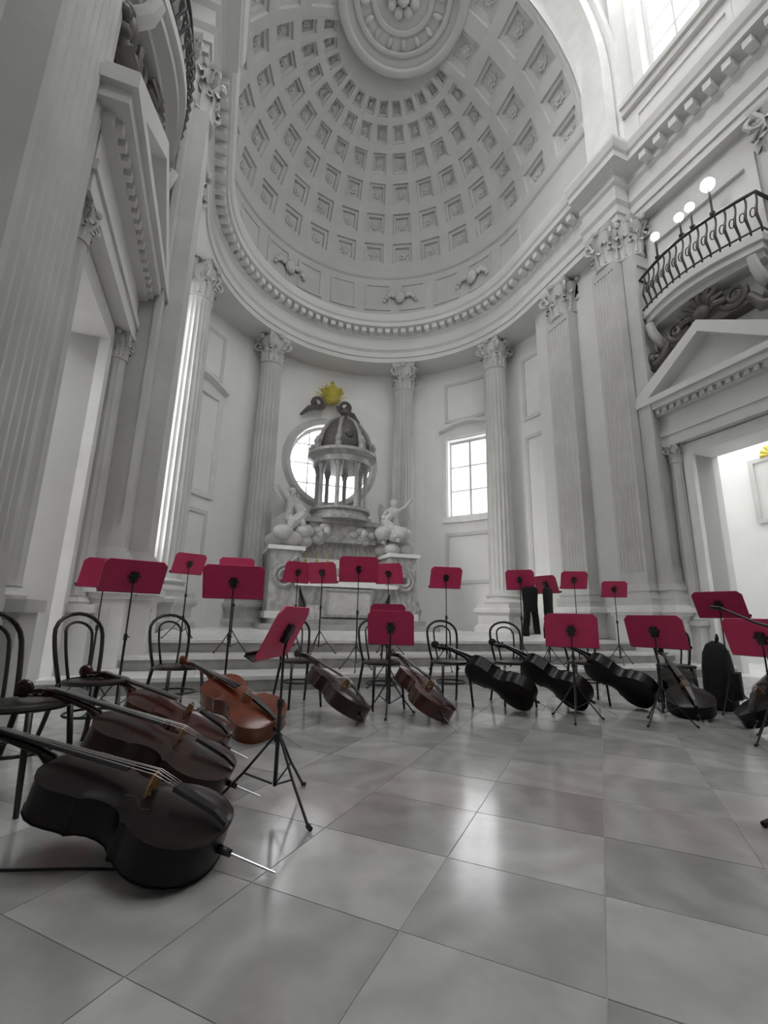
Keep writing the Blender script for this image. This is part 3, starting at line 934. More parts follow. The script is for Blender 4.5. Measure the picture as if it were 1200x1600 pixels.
# ------------------------------------------------------------------ side doors with pediments, and balconies
def door_bay(sgn, side, dn):
    # local frame: x along the wall (towards the apse = +x), y into the wall, z up ; front faces -y
    yc = -5.35
    D = thing(dn, 'stone door surround with pediment on the %s crossing wall' % side, None, (sgn * XW, yc, 0), (0, 0, -sgn * PI / 2), kind='structure')
    hw = 0.8
    # jambs and lintel
    for s in (-1, 1):
        a, b = sorted((s * hw, s * (hw + 0.2)))
        MB().box(a, b, -0.12, 0.5, 0, DZ + 0.2).build('jamb', 'white_marble', D)
    MB().box(-hw, hw, -0.12, 0.5, DZ - 0.06, DZ + 0.2).build('lintel', 'white_marble', D)
    # small columns
    for s in (-1, 1):
        x = s * 1.12
        M_ = Matrix.Translation((x, -0.16, 0))
        c = shaft_mb(0.13, 1.1, 4.35, 12)
        mm = MB(); mm.add(c.v, c.f, M_)
        mm.build('small_shaft', 'column_stone', D, True, 30)
        cp = capital_mb(0.125, 0.42)
        mm = MB(); mm.add(cp.v, cp.f, Matrix.Translation((x, -0.16, 4.35)))
        mm.build('small_capital', 'column_stone', D, True, 35)
        mm = MB().box(x - 0.2, x + 0.2, -0.38, 0.0, 0, 0.9).box(x - 0.24, x + 0.24, -0.42, 0, 0.9, 1.0)
        mm.lathe([(0.17, 1.0), (0.18, 1.03), (0.15, 1.06), (0.13, 1.1)], 16, M_)
        mm.build('small_pedestal', 'stone', D)
    # entablature
    m = MB()
    for o, z0, z1 in ((0.30, 4.77, 5.0), (0.33, 5.0, 5.12), (0.28, 5.12, 5.5), (0.40, 5.5, 5.62), (0.55, 5.62, 5.76), (0.62, 5.76, 5.9)):
        m.box(-1.35 - (o - 0.28), 1.35 + (o - 0.28), -o, 0.0, z0, z1)
    m.build('door_entablature', 'stucco', D)
    for i in range(17):
        MB().box(-1.36 + 0.17 * i - 0.045, -1.36 + 0.17 * i + 0.045, -0.47, -0.38, 5.52, 5.62).build('dentil', 'stucco', D)
    # pediment
    hwp, za, zb = 1.65, 5.9, 7.1
    m = MB(); th = 0.26
    for s in (-1, 1):
        pts = [(s * hwp, za), (s * hwp, za + 0.1), (0, zb), (0, zb - th), (s * (hwp - 0.35), za)]
        m.add([(x, -0.6, z) for x, z in pts] + [(x, 0.0, z) for x, z in pts], [(0, 1, 2, 3, 4), (9, 8, 7, 6, 5)] + [(i, (i + 1) % 5, 5 + (i + 1) % 5, 5 + i) for i in range(5)])
    m.build('raking_cornice', 'stucco', D)
    m = MB()
    m.add([(-hwp + 0.3, -0.25, za), (hwp - 0.3, -0.25, za), (0, -0.25, zb - th + 0.05), (-hwp + 0.3, 0, za), (hwp - 0.3, 0, za), (0, 0, zb - th + 0.05)], [(0, 1, 2), (5, 4, 3), (0, 3, 4, 1), (1, 4, 5, 2), (2, 5, 3, 0)])
    m.build('tympanum', 'stucco', D)
    # carved cartouche over the apex: shell with scrolls and garlands
    m = MB()
    for i in range(9):
        a = PI * i / 8
        m.tube([(0.1 * math.cos(a), -0.3, 7.3 + 0.08 * math.sin(a)), (0.3 * math.cos(a), -0.42, 7.32 + 0.3 * math.sin(a)), (0.48 * math.cos(a), -0.36, 7.3 + 0.5 * math.sin(a))], [0.03, 0.07, 0.06], 6)
    m.sphere((0, -0.36, 7.32), 0.2, 10, (1.0, 0.7, 0.8))
    for s in (-1, 1):
        pts = []
        for i in range(20):
            t = i / 19
            rr = 0.26 * (1 - 0.75 * t)
            pts.append((s * (0.62 + rr * math.cos(PI + t * 3.4 * PI)), -0.3, 7.32 + rr * math.sin(PI + t * 3.4 * PI)))
        m.tube(pts, [0.07 * (1 - 0.4 * i / 19) for i in range(20)], 6)
        m.tube([(s * 0.85, -0.25, 7.15), (s * 1.05, -0.3, 6.8), (s * 1.3, -0.28, 6.72), (s * 1.45, -0.2, 6.95)], [0.09, 0.12, 0.1, 0.06], 8)
    m.box(-0.9, 0.9, -0.3, 0, 7.0, 7.2)
    m.build('carved_cartouche', 'bronze', D, True, 50)
    for s in (-1, 1):
        m = MB()
        m.sphere((s * 1.3, -0.3, 6.95), 0.15, 10, (1, 0.8, 1.2))
        for k in range(6):
            a = 2 * PI * k / 6
            m.sphere((s * 1.3 + 0.14 * math.cos(a), -0.3, 6.95 + 0.16 * math.sin(a)), 0.09, 8)
        m.build('carved_rosette', 'bronze', D, True, 50)
    # balcony
    B = thing('balcony', 'iron-railed balcony above the %s door pediment' % side, 'balcony', (sgn * XW, yc, -0.22), (0, 0, -sgn * PI / 2), 'balconies over the side doors')
    m = MB()
    def bow(o, x0=-1.3, x1=1.3, n=16):
        return [(x0 + (x1 - x0) * i / n, -(0.42 + 0.28 * math.sin(PI * i / n)) * o) for i in range(n + 1)]
    fr = bow(1.0)
    poly = [(-1.3, 0.0)] + fr + [(1.3, 0.0)]
    m.prism(poly, 8.25, 8.4)
    poly2 = [(-1.25, 0.0)] + [(x, y * 0.88) for x, y in fr] + [(1.25, 0.0)]
    m.prism([(x * 0.97, y) for x, y in poly2], 8.1, 8.25)
    m.prism([(x * 0.92, y * 0.7) for x, y in poly2], 7.98, 8.1)
    m.build('slab', 'stucco', B)
    for s in (-1, 1):
        m = MB()
        m.tube([(s * 1.1, 0, 7.5), (s * 1.1, -0.2, 7.55), (s * 1.1, -0.42, 7.75), (s * 1.1, -0.5, 7.98)], [0.1, 0.11, 0.1, 0.08], 8)
        m.build('bracket', 'stucco', B, True)
    top = [(x, y * 0.94, 9.32) for x, y in fr]
    MB().tube([(-1.3, 0, 9.32)] + top + [(1.3, 0, 9.32)], 0.035, 8).build('handrail', 'iron', B, True)
    MB().tube([(-1.3, 0, 8.5)] + [(x, y, 8.5) for x, y, z in top] + [(1.3, 0, 8.5)], 0.02, 6).build('bottom_rail', 'iron', B, True)
    bal = MB().tube([(0, 0, 8.4), (0, 0, 8.55), (0, -0.05, 8.68), (0, -0.09, 8.78), (0, -0.05, 8.95), (0, 0, 9.08), (0, 0.02, 9.2), (0, 0, 9.32)], [0.016, 0.02, 0.024, 0.028, 0.024, 0.018, 0.018, 0.016], 6).mesh('baluster', 'iron', True)
    for i in range(1, 17 * 1):
        x, y, z = top[i] if i < len(top) else top[-1]
        link('baluster', bal, B, (x, y, 0))
        if i < 16:
            x2, y2, _ = top[i + 1] if i + 1 < len(top) else top[-1]
            m2 = MB()
            pts = [((x + x2) / 2 + 0.05 * math.cos(q), (y + y2) / 2, 8.9 + 0.1 * math.sin(q)) for q in [2 * PI * k / 10 for k in range(10)]]
            m2.tube(pts, 0.012, 5, closed=True)
            m2.build('scroll', 'iron', B, True)
    # frame of the gallery opening
    m = MB().box(-1.25, -1.05, -0.08, 0, 8.4, 10.3).box(1.05, 1.25, -0.08, 0, 8.4, 10.3).box(-1.25, 1.25, -0.08, 0, 10.3, 10.5)
    m.build('opening_frame', 'stucco', B)
    return D, B
door_bay(-1, 'left', 'door_1')
DR, BR = door_bay(1, 'right', 'door_2')

# side chapels behind the doors
for sgn, side in ((-1, 'left'), (1, 'right')):
    def xr(a, b):
        a, b = a * sgn, b * sgn
        return (min(a, b), max(a, b))
    m = MB()
    m.box(*xr(9.3, 9.5), -9.0, -2.0, 0, 6.5).box(*xr(XW + 0.7, 9.3), -2.2, -2.0, 0, 6.5).box(*xr(XW + 0.7, 9.3), -9.0, -8.8, 0, 6.5)
    struct(MB().box(*xr(XW + 0.02, 9.3), -8.8, -2.2, -0.003, 0.0).build('floor_chapel_' + side, 'tread_marble'), 'pale floor of the %s side chapel' % side)
    struct(m.build('wall_side_chapel_' + side, 'stucco_apse'), 'white walls of the side chapel seen through the %s door' % side)

# ------------------------------------------------------------------ high altar
AY = 2.7
al = thing('high_altar', 'grey marble high altar with panelled front and side consoles', 'altar', (0, AY, PZ))
def bx(parent, name, material, *d):
    m = MB()
    for b in d: m.box(*b)
    return m.build(name, material, parent)
bx(al, 'predella', 'step_marble', (-2.6, 2.6, -1.1, 1.9, 0, 0.15), (-2.3, 2.3, -0.75, 1.9, 0.15, 0.3))
m = MB()
# mensa body with tapered sides
m.rings([[(-1.35, -0.05, 0.3), (1.35, -0.05, 0.3), (1.35, 0.6, 0.3), (-1.35, 0.6, 0.3)], [(-1.2, 0.08, 0.7), (1.2, 0.08, 0.7), (1.2, 0.6, 0.7), (-1.2, 0.6, 0.7)], [(-1.45, -0.05, 1.25), (1.45, -0.05, 1.25), (1.45, 0.6, 1.25), (-1.45, 0.6, 1.25)]])
m.build('mensa_body', 'altar_marble', al)
bx(al, 'mensa_top', 'white_marble', (-1.6, 1.6, -0.15, 0.65, 1.25, 1.36))
fr = bx(al, 'front_panel', 'statue_marble', (-0.7, 0.7, -0.12, 0.1, 0.42, 1.15))
bx(fr, 'panel_moulding', 'grey_marble', (-0.78, -0.7, -0.16, 0.05, 0.36, 1.2), (0.7, 0.78, -0.16, 0.05, 0.36, 1.2), (-0.7, 0.7, -0.16, 0.05, 1.13, 1.2), (-0.7, 0.7, -0.16, 0.05, 0.36, 0.44))
for s in (-1, 1):
    a, b = sorted((s * 1.45, s * 2.35))
    bx(al, 'side_block', 'altar_marble', (a, b, 0.1, 1.5, 0.3, 2.3))
    bx(al, 'side_cornice', 'white_marble', (a - 0.1, b + 0.1, 0.0, 1.6, 2.3, 2.42))
    bx(al, 'side_plinth', 'white_marble', (a - 0.06, b + 0.06, 0.04, 1.56, 0.3, 0.5))
    m = MB()
    pts = []
    for i in range(22):
        t = i / 21
        rr = 0.34 * (1 - 0.72 * t)
        pts.append((s * (1.9 + rr * math.cos(PI / 2 - t * 3.6 * PI)), 0.05, 1.5 + rr * math.sin(PI / 2 - t * 3.6 * PI)))
    m.tube([(s * 1.55, 0.05, 2.1), (s * 1.7, 0.05, 1.98)] + pts, 0.07, 6)
    m.build('scroll_console', 'grey_marble', al, True)
for k, (hw, y0, z0, z1) in enumerate(((1.45, 0.6, 0.3, 1.62), (1.45, 0.75, 1.62, 1.9), (1.4, 0.9, 1.9, 2.2), (1.3, 1.05, 2.2, 2.75))):
    bx(al, 'gradine', 'altar_marble' if k % 2 else 'white_marble', (-hw, hw, y0, 1.9, z0, z1))
bx(al, 'upper_block', 'altar_marble', (-1.15, 1.15, 0.75, 1.95, 2.75, 3.35))
bx(al, 'upper_cornice', 'grey_marble', (-1.3, 1.3, 0.65, 2.05, 3.35, 3.5))
# candlesticks
cs_me = MB().lathe([(0.09, 0), (0.09, 0.02), (0.03, 0.07), (0.02, 0.12), (0.045, 0.18), (0.02, 0.26), (0.018, 0.4), (0.04, 0.45), (0.05, 0.48), (0.014, 0.5), (0.014, 0.72)], 12).mesh('candlestick', 'gold', True, True, 40)
for x, wh in ((-1.2, 'outermost left'), (-0.85, 'middle of the left three'), (-0.5, 'innermost left'), (0.5, 'innermost right'), (0.85, 'middle of the right three'), (1.2, 'outermost right')):
    o = link('candlestick', cs_me, None, (x, AY + 0.68, PZ + 1.62))
    tag(o, 'slim gilt candlestick on the altar ledge, ' + wh, 'candlestick', 'candlesticks on the altar')

# tempietto (ciborium)
tp = thing('tempietto', 'dark domed tempietto on small columns above the altar', 'ciborium', (0, AY + 1.35, PZ + 3.5))
m = MB().lathe([(1.1, 0), (1.1, 0.12), (0.98, 0.16), (0.95, 0.3), (1.05, 0.34), (1.05, 0.42)], 32)
m.build('plinth', 'grey_marble', tp, True)
smc = MB().lathe([(0.1, 0.42), (0.11, 0.47), (0.085, 0.52), (0.075, 0.55), (0.07, 1.75), (0.085, 1.8), (0.12, 1.95), (0.13, 2.0)], 12).mesh('small_column', 'grey_marble', True, True, 40)
for k in range(8):
    a = 2 * PI * (k + 0.5) / 8
    link('small_column', smc, tp, (0.85 * math.cos(a), 0.85 * math.sin(a), 0))
MB().lathe([(0.7, 2.0), (1.02, 2.0), (1.02, 2.18), (1.1, 2.25), (1.22, 2.32), (1.22, 2.42), (0.9, 2.48), (0.7, 2.5)], 32, cap=True).build('entablature_ring', 'grey_marble', tp, True)
for k in range(8):
    a = 2 * PI * (k + 0.5) / 8
    m = MB()
    m.tube([(1.08 * math.cos(a), 1.08 * math.sin(a), 2.42), (1.02 * math.cos(a), 1.02 * math.sin(a), 2.7), (0.86 * math.cos(a), 0.86 * math.sin(a), 3.2), (0.6 * math.cos(a), 0.6 * math.sin(a), 3.6), (0.25 * math.cos(a), 0.25 * math.sin(a), 3.85)], [0.13, 0.1, 0.07, 0.06, 0.05], 6)
    m.build('dome_rib', 'grey_marble', tp, True)
MB().lathe([(0.88, 2.48), (0.92, 2.6), (0.9, 2.9), (0.78, 3.25), (0.55, 3.58), (0.25, 3.8), (0.12, 3.88), (0.14, 4.0), (0.2, 4.05), (0.12, 4.15), (0.05, 4.3)], 32).build('dome', 'bronze', tp, True)
for k in range(4):
    a = 2 * PI * k / 4 - PI / 2
    mm = MB().lathe([(0.16, 0), (0.16, 0.05), (0.1, 0.06), (0.001, 0.06)], 14)
    o = mm.build('oculus', 'ebony', tp, True, loc=(0.86 * math.cos(a), 0.86 * math.sin(a), 3.0), rot=(0, R_(78), a))
for k in range(8):
    a = 2 * PI * (k + 0.5) / 8
    mm = MB().lathe([(0.09, 0), (0.11, 0.06), (0.05, 0.12), (0.04, 0.16), (0.1, 0.24), (0.11, 0.32), (0.05, 0.42), (0.02, 0.5)], 10)
    mm.build('urn', 'grey_marble', tp, True, loc=(1.1 * math.cos(a), 1.1 * math.sin(a), 2.42))

# statues: clouds and angels beside the altar
def skin_body(name, nodes, edges, material, parent=None, loc=None, rot=None, sub=2):
    me = bpy.data.meshes.new(name)
    me.from_pydata([n[0] for n in nodes], edges, [])
    o = link(name, me, parent, loc, rot)
    o.modifiers.new('skin', 'SKIN')
    sv = me.skin_vertices[0].data
    for i, n in enumerate(nodes):
        r = n[1]
        sv[i].radius = r if isinstance(r, tuple) else (r, r)
    sv[0].use_root = True
    s = o.modifiers.new('sub', 'SUBSURF')
    s.levels = sub; s.render_levels = sub
    me.materials.append(MATS[material])
    dg = bpy.context.evaluated_depsgraph_get()
    ev = o.evaluated_get(dg)
    nm = bpy.data.meshes.new_from_object(ev)
    o.modifiers.clear()
    o.data = nm
    nm.polygons.foreach_set('use_smooth', [True] * len(nm.polygons))
    return o
def angel(label, loc, rz, s):
    A = thing('angel_statue', label, 'statue', loc, (0, 0, rz), 'marble angels at the altar')
    # seated on a cloud, one arm raised towards the tempietto (towards -s x)
    N = [((0, 0, 0.62), 0.19), ((0, 0.0, 0.85), 0.17), ((0, 0.02, 1.1), 0.2), ((0, 0.02, 1.25), 0.13), ((0, 0.0, 1.36), 0.075), ((0, -0.02, 1.46), (0.10, 0.12)), ((0, -0.03, 1.58), (0.09, 0.11)),
         ((0.2 * s, 0.0, 1.22), 0.09), ((0.34 * s, -0.12, 1.0), 0.07), ((0.3 * s, -0.34, 0.9), 0.05), ((0.28 * s, -0.42, 0.88), 0.045),
         ((-0.2 * s, 0.0, 1.22), 0.09), ((-0.42 * s, -0.1, 1.34), 0.07), ((-0.6 * s, -0.1, 1.58), 0.05), ((-0.66 * s, -0.1, 1.66), 0.045),
         ((0.12, -0.02, 0.55), 0.15), ((0.16, -0.42, 0.56), 0.13), ((0.2, -0.46, 0.18), 0.09), ((0.22, -0.58, 0.06), 0.06),
         ((-0.12, -0.02, 0.55), 0.15), ((-0.16, -0.4, 0.5), 0.13), ((-0.26, -0.36, 0.12), 0.09), ((-0.3, -0.48, 0.03), 0.06)]
    E = [(0, 1), (1, 2), (2, 3), (3, 4), (4, 5), (5, 6), (3, 7), (7, 8), (8, 9), (9, 10), (3, 11), (11, 12), (12, 13), (13, 14), (0, 15), (15, 16), (16, 17), (17, 18), (0, 19), (19, 20), (20, 21), (21, 22)]
    skin_body('figure', N, E, 'statue_marble', A)
    for q in (-1, 1):
        m = MB()
        rows = []
        for i in range(7):
            t = i / 6
            base = Vector((q * 0.08, 0.16, 1.2 - 0.3 * t))
            tip = Vector((q * (0.3 + 0.28 * math.sin(PI * (0.25 + 0.7 * t))), 0.36 + 0.06 * t, 1.62 - 1.0 * t))
            for k in range(5):
                u = k / 4
                p = base.lerp(tip, u)
                p.y += 0.12 * math.sin(PI * u)
                rows.append(p)
        vs_ = [tuple(p) for p in rows] + [tuple(p + Vector((0, 0.05, 0))) for p in rows]
        fs = []
        for i in range(6):
            for k in range(4):
                a = i * 5 + k
                fs += [(a, a + 1, a + 6, a + 5), (35 + a, 35 + a + 5, 35 + a + 6, 35 + a + 1)]
        for i in range(6):
            fs += [(i * 5, i * 5 + 5, 35 + i * 5 + 5, 35 + i * 5), (i * 5 + 4, 35 + i * 5 + 4, 35 + i * 5 + 9, i * 5 + 9)]
        for k in range(4):
            fs += [(k, 35 + k, 36 + k, k + 1), (30 + k, 31 + k, 66 + k, 65 + k)]
        m.add(vs_, fs)
        m.build('wing', 'statue_marble', A, True)
    m = MB()
    rnd = random.Random(int(s * 10) + 31)
    for i in range(14):
        m.sphere((rnd.uniform(-0.5, 0.5), rnd.uniform(-0.45, 0.3), rnd.uniform(-0.15, 0.38)), rnd.uniform(0.2, 0.34), 12, (1.1, 1, 0.8))
    m.build('cloud', 'statue_marble', A, True, 180)
    m = MB()
    pts = []
    for i in range(12):
        t = i / 11
        pts.append((0.22 * math.sin(5 * t) * s, -0.2 - 0.16 * t, 1.05 - 0.85 * t))
    m.tube(pts, [0.1 + 0.1 * math.sin(PI * i / 11) for i in range(12)], 8)
    m.build('drapery', 'statue_marble', A, True)
    # hair cap
    m = MB(); m.sphere((0, 0.03, 1.56), 0.13, 12, (0.95, 1.0, 0.85)); m.build('hair', 'statue_marble', A, True)
    return A
angel('marble angel on a cloud to the left of the tempietto', (-1.75, AY + 0.75, PZ + 2.76), R_(25), 1)
angel('marble angel on a cloud to the right of the tempietto', (1.75, AY + 0.75, PZ + 2.76), R_(-25), -1)
# cherub heads among clouds on the altar front above the gradines
for x, lb in ((-0.6, 'carved marble cherub cloud under the left of the tempietto'), (0.65, 'carved marble cherub cloud under the right of the tempietto')):
    T = thing('cherub_cloud', lb, 'statue', (x, AY + 0.72, PZ + 2.9), (0, 0, 0), 'cherub clouds on the altar')
    m = MB(); rnd = random.Random(int(x * 100))
    for i in range(9):
        m.sphere((rnd.uniform(-0.4, 0.4), rnd.uniform(-0.02, 0.15), rnd.uniform(-0.12, 0.35)), rnd.uniform(0.12, 0.22), 10, (1.1, 0.8, 0.8))
    m.build('cloud', 'statue_marble', T, True, 180)
    m = MB(); m.sphere((0, -0.2, 0.15), 0.13, 12, (0.9, 0.95, 1.1)); m.sphere((0, -0.32, 0.13), 0.025, 6)
    m.build('cherub_head', 'statue_marble', T, True, 180)
# gilded glory over the round window
G = thing('gilded_glory', 'gilded crown with rays above the round window', 'ornament', (-0.12, RW - 0.4, 9.35))
m = MB().lathe([(0.3, 0.0), (0.34, 0.05), (0.3, 0.14), (0.36, 0.3), (0.42, 0.42), (0.2, 0.6), (0.06, 0.7), (0.1, 0.78), (0.02, 0.9)], 16)
for k in range(8):
    a = 2 * PI * k / 8
    m.sphere((0.4 * math.cos(a), 0.4 * math.sin(a), 0.44), 0.08, 8)
m.build('crown', 'gold', G, True)
for k in range(9):
    a = PI * (k - 4) / 10
    mm = MB().prism([(-0.045, 0.2), (0.045, 0.2), (0.0, 0.7)], -0.02, 0.02, Matrix.Rotation(PI / 2, 4, 'X'))
    mm.build('ray', 'gold', G, loc=(0, 0.1, 0.15), rot=(0, a, 0))
for s in (-1, 1):
    m = MB()
    pts = []
    for i in range(20):
        t = i / 19
        rr = 0.3 * (1 - 0.7 * t)
        pts.append((s * (0.55 + rr * math.cos(PI + t * 3.2 * PI)), 0, -0.15 + rr * math.sin(PI + t * 3.2 * PI)))
    m.tube(pts, 0.07, 6)
    m.tube([(s * 0.5, 0, -0.3), (s * 0.9, 0.02, -0.45), (s * 1.2, 0.05, -0.75)], [0.1, 0.12, 0.05], 6)
    m.build('scrollwork', 'bronze', G, True)

# stucco trophies on the attic
for i, (a, lb) in enumerate(((-27, 'stucco trophy on the attic left of the apse centre'), (27, 'stucco trophy on the attic right of the apse centre'), (-62, 'stucco trophy on the attic at the far left'), (62, 'stucco trophy on the attic at the far right'))):
    x, y = arcp(RV - 0.12, R_(a))
    T = thing('stucco_trophy', lb, 'relief', (x, y, ZC + 1.15), (0, 0, -R_(a)), 'stucco trophies on the attic')
    m = MB()
    m.sphere((0, -0.02, 0.1), 0.22, 12, (1, 0.6, 1.25))
    m.build('mask', 'stone', T, True, 180)
    m = MB()
    for s in (-1, 1):
        for k in range(5):
            t = k / 4
            m.sphere((s * (0.3 + 0.35 * t), 0.0, 0.22 - 0.25 * t + 0.12 * math.sin(PI * t)), 0.13 - 0.05 * t, 8, (1.2, 0.7, 1))
    m.build('garland', 'stone', T, True, 180)

# spotlights on the right balcony rail
for i, (yy, px) in enumerate(((-4.72, 0.6), (-5.36, 0.5), (-5.6, 0.54), (-5.98, 0.76))):
    lb = ['lowest and farthest white spotlight clamped on the right balcony rail', 'second white spotlight from the apse on the balcony rail', 'third white spotlight from the apse on the balcony rail', 'largest white spotlight nearest the camera on the balcony rail'][i]
    xl = XW - (0.42 + 0.28 * math.sin(PI * (-yy - 4.05) / 2.6)) * 0.94
    T = thing('spotlight', lb, 'spotlight', (xl, yy, 9.13))
    aim = (Vector((-2.6, -9.0, 2.0)) - Vector((xl, yy, 9.55)))
    q = aim.to_track_quat('Z', 'Y').to_euler()
    rr = 0.13 if i == 3 else 0.09
    MB().lathe([(rr * 0.55, -0.24), (rr * 0.8, -0.22), (rr, -0.05), (rr * 1.08, 0.0), (rr * 1.08, 0.03)], 16).build('housing', 'black_metal', T, True, loc=(0, 0, px), rot=q)
    MB().lathe([(rr * 1.0, 0.031), (rr * 1.0, 0.045)], 16).build('lens', 'lamp_glow', T, True, loc=(0, 0, px), rot=q)
    MB().box(-0.015, 0.015, -0.015, 0.015, 0.0, px).box(-0.04, 0.04, -0.04, 0.04, 0.0, 0.06).build('clamp', 'black_metal', T)

# ------------------------------------------------------------------ bentwood chairs
def chair_parts():
    P = []
    r = 0.2
    P.append(('seat', MB().lathe([(0.165, 0.448), (0.17, 0.455), (0.16, 0.462), (0.001, 0.458)], 28).mesh('seat', 'black_wood', True, True, 40)))
    P.append(('seat_rim', MB().lathe([(0.165, 0.435), (0.2, 0.435), (0.205, 0.448), (0.2, 0.462), (0.17, 0.466), (0.165, 0.46)], 28).mesh('seat_rim', 'black_wood', True, True, 40)))
    for sx in (-1, 1):   # front legs (front = -y)
        P.append(('leg', MB().tube([(sx * 0.15, -0.14, 0.44), (sx * 0.165, -0.16, 0.25), (sx * 0.18, -0.185, 0.0)], [0.016, 0.015, 0.012], 8).mesh('leg', 'black_wood', True)))
    # back hoop is continuous with rear legs: legs below the seat
    for sx in (-1, 1):
        P.append(('leg', MB().tube([(sx * 0.16, 0.14, 0.44), (sx * 0.175, 0.19, 0.22), (sx * 0.19, 0.25, 0.0)], [0.016, 0.015, 0.013], 8).mesh('leg', 'black_wood', True)))
    def hoop(w0, w1, zt, rr, y0, lean):
        pts = []
        for i in range(25):
            t = i / 24
            if t < 0.3:
                u = t / 0.3
                pts.append((-(w0 + (w1 - w0) * math.sin(u * PI / 2)), y0 + lean * u * 0.6, 0.44 + (zt - w1 * 0.75 - 0.44) * u))
            elif t <= 0.7:
                a = PI - (t - 0.3) / 0.4 * PI
                pts.append((w1 * math.cos(a), y0 + lean * (0.6 + 0.4 * math.sin(a)), zt - w1 * 0.75 + w1 * 0.75 * math.sin(a)))
            else:
                u = (1 - t) / 0.3
                pts.append(((w0 + (w1 - w0) * math.sin(u * PI / 2)), y0 + lean * u * 0.6, 0.44 + (zt - w1 * 0.75 - 0.44) * u))
        return MB().tube(pts, rr, 8)
    P.append(('back_hoop', hoop(0.15, 0.19, 0.90, 0.014, 0.155, 0.1).mesh('back_hoop', 'black_wood', True)))
    P.append(('inner_hoop', hoop(0.07, 0.105, 0.84, 0.010, 0.165, 0.09).mesh('inner_hoop', 'black_wood', True)))
    ring = [(0.168 * math.cos(2 * PI * k / 24), 0.168 * math.sin(2 * PI * k / 24), 0.24) for k in range(24)]
    P.append(('leg_ring', MB().tube(ring, 0.009, 6, closed=True).mesh('leg_ring', 'black_wood', True)))
    return P
CP = chair_parts()
def chair(label, x, y, facing, z=0.0):
    """facing: direction (dx, dy) the sitter looks"""
    rz = math.atan2(facing[0], -facing[1])
    t = thing('bentwood_chair', label, 'chair', (x, y, z), (0, 0, rz), 'black bentwood chairs of the orchestra')
    for n, me in CP: link(n, me, t)
    return t
chairs = [
    ('black bentwood chair at the left edge under the neck of the nearest cello', -4.86, -8.62, (1.0, -0.15)),
    ('black bentwood chair at the left edge with a cello scroll on its seat', -4.70, -8.02, (1.0, -0.35)),
    ('black bentwood chair second from the left, in front of the crossing pilaster', -4.55, -7.16, (0.8, -0.6)),
    ('black bentwood chair with its back seen against the left pier pedestal steps', -4.08, -6.30, (0.55, -0.9)),
    ('black bentwood chair half hidden by the near tilted red desk', -2.90, -5.86, (0.25, -1.0)),
    ('black bentwood chair hidden behind the centre red desk', -2.07, -6.15, (0.1, -1.0)),
    ('black bentwood chair in the middle, under the red desk before the apse window', -1.26, -6.18, (-0.05, -1.0)),
    ('black bentwood chair below the two hanging black garments', -0.52, -6.32, (-0.25, -1.0)),
    ('black bentwood chair behind the large red desk right of centre', 0.42, -6.45, (-0.5, -1.0)),
    ('black bentwood chair farthest right, behind the black instrument bag', 1.27, -6.95, (-0.8, -0.8)),
]
for c in chairs: chair(*c)

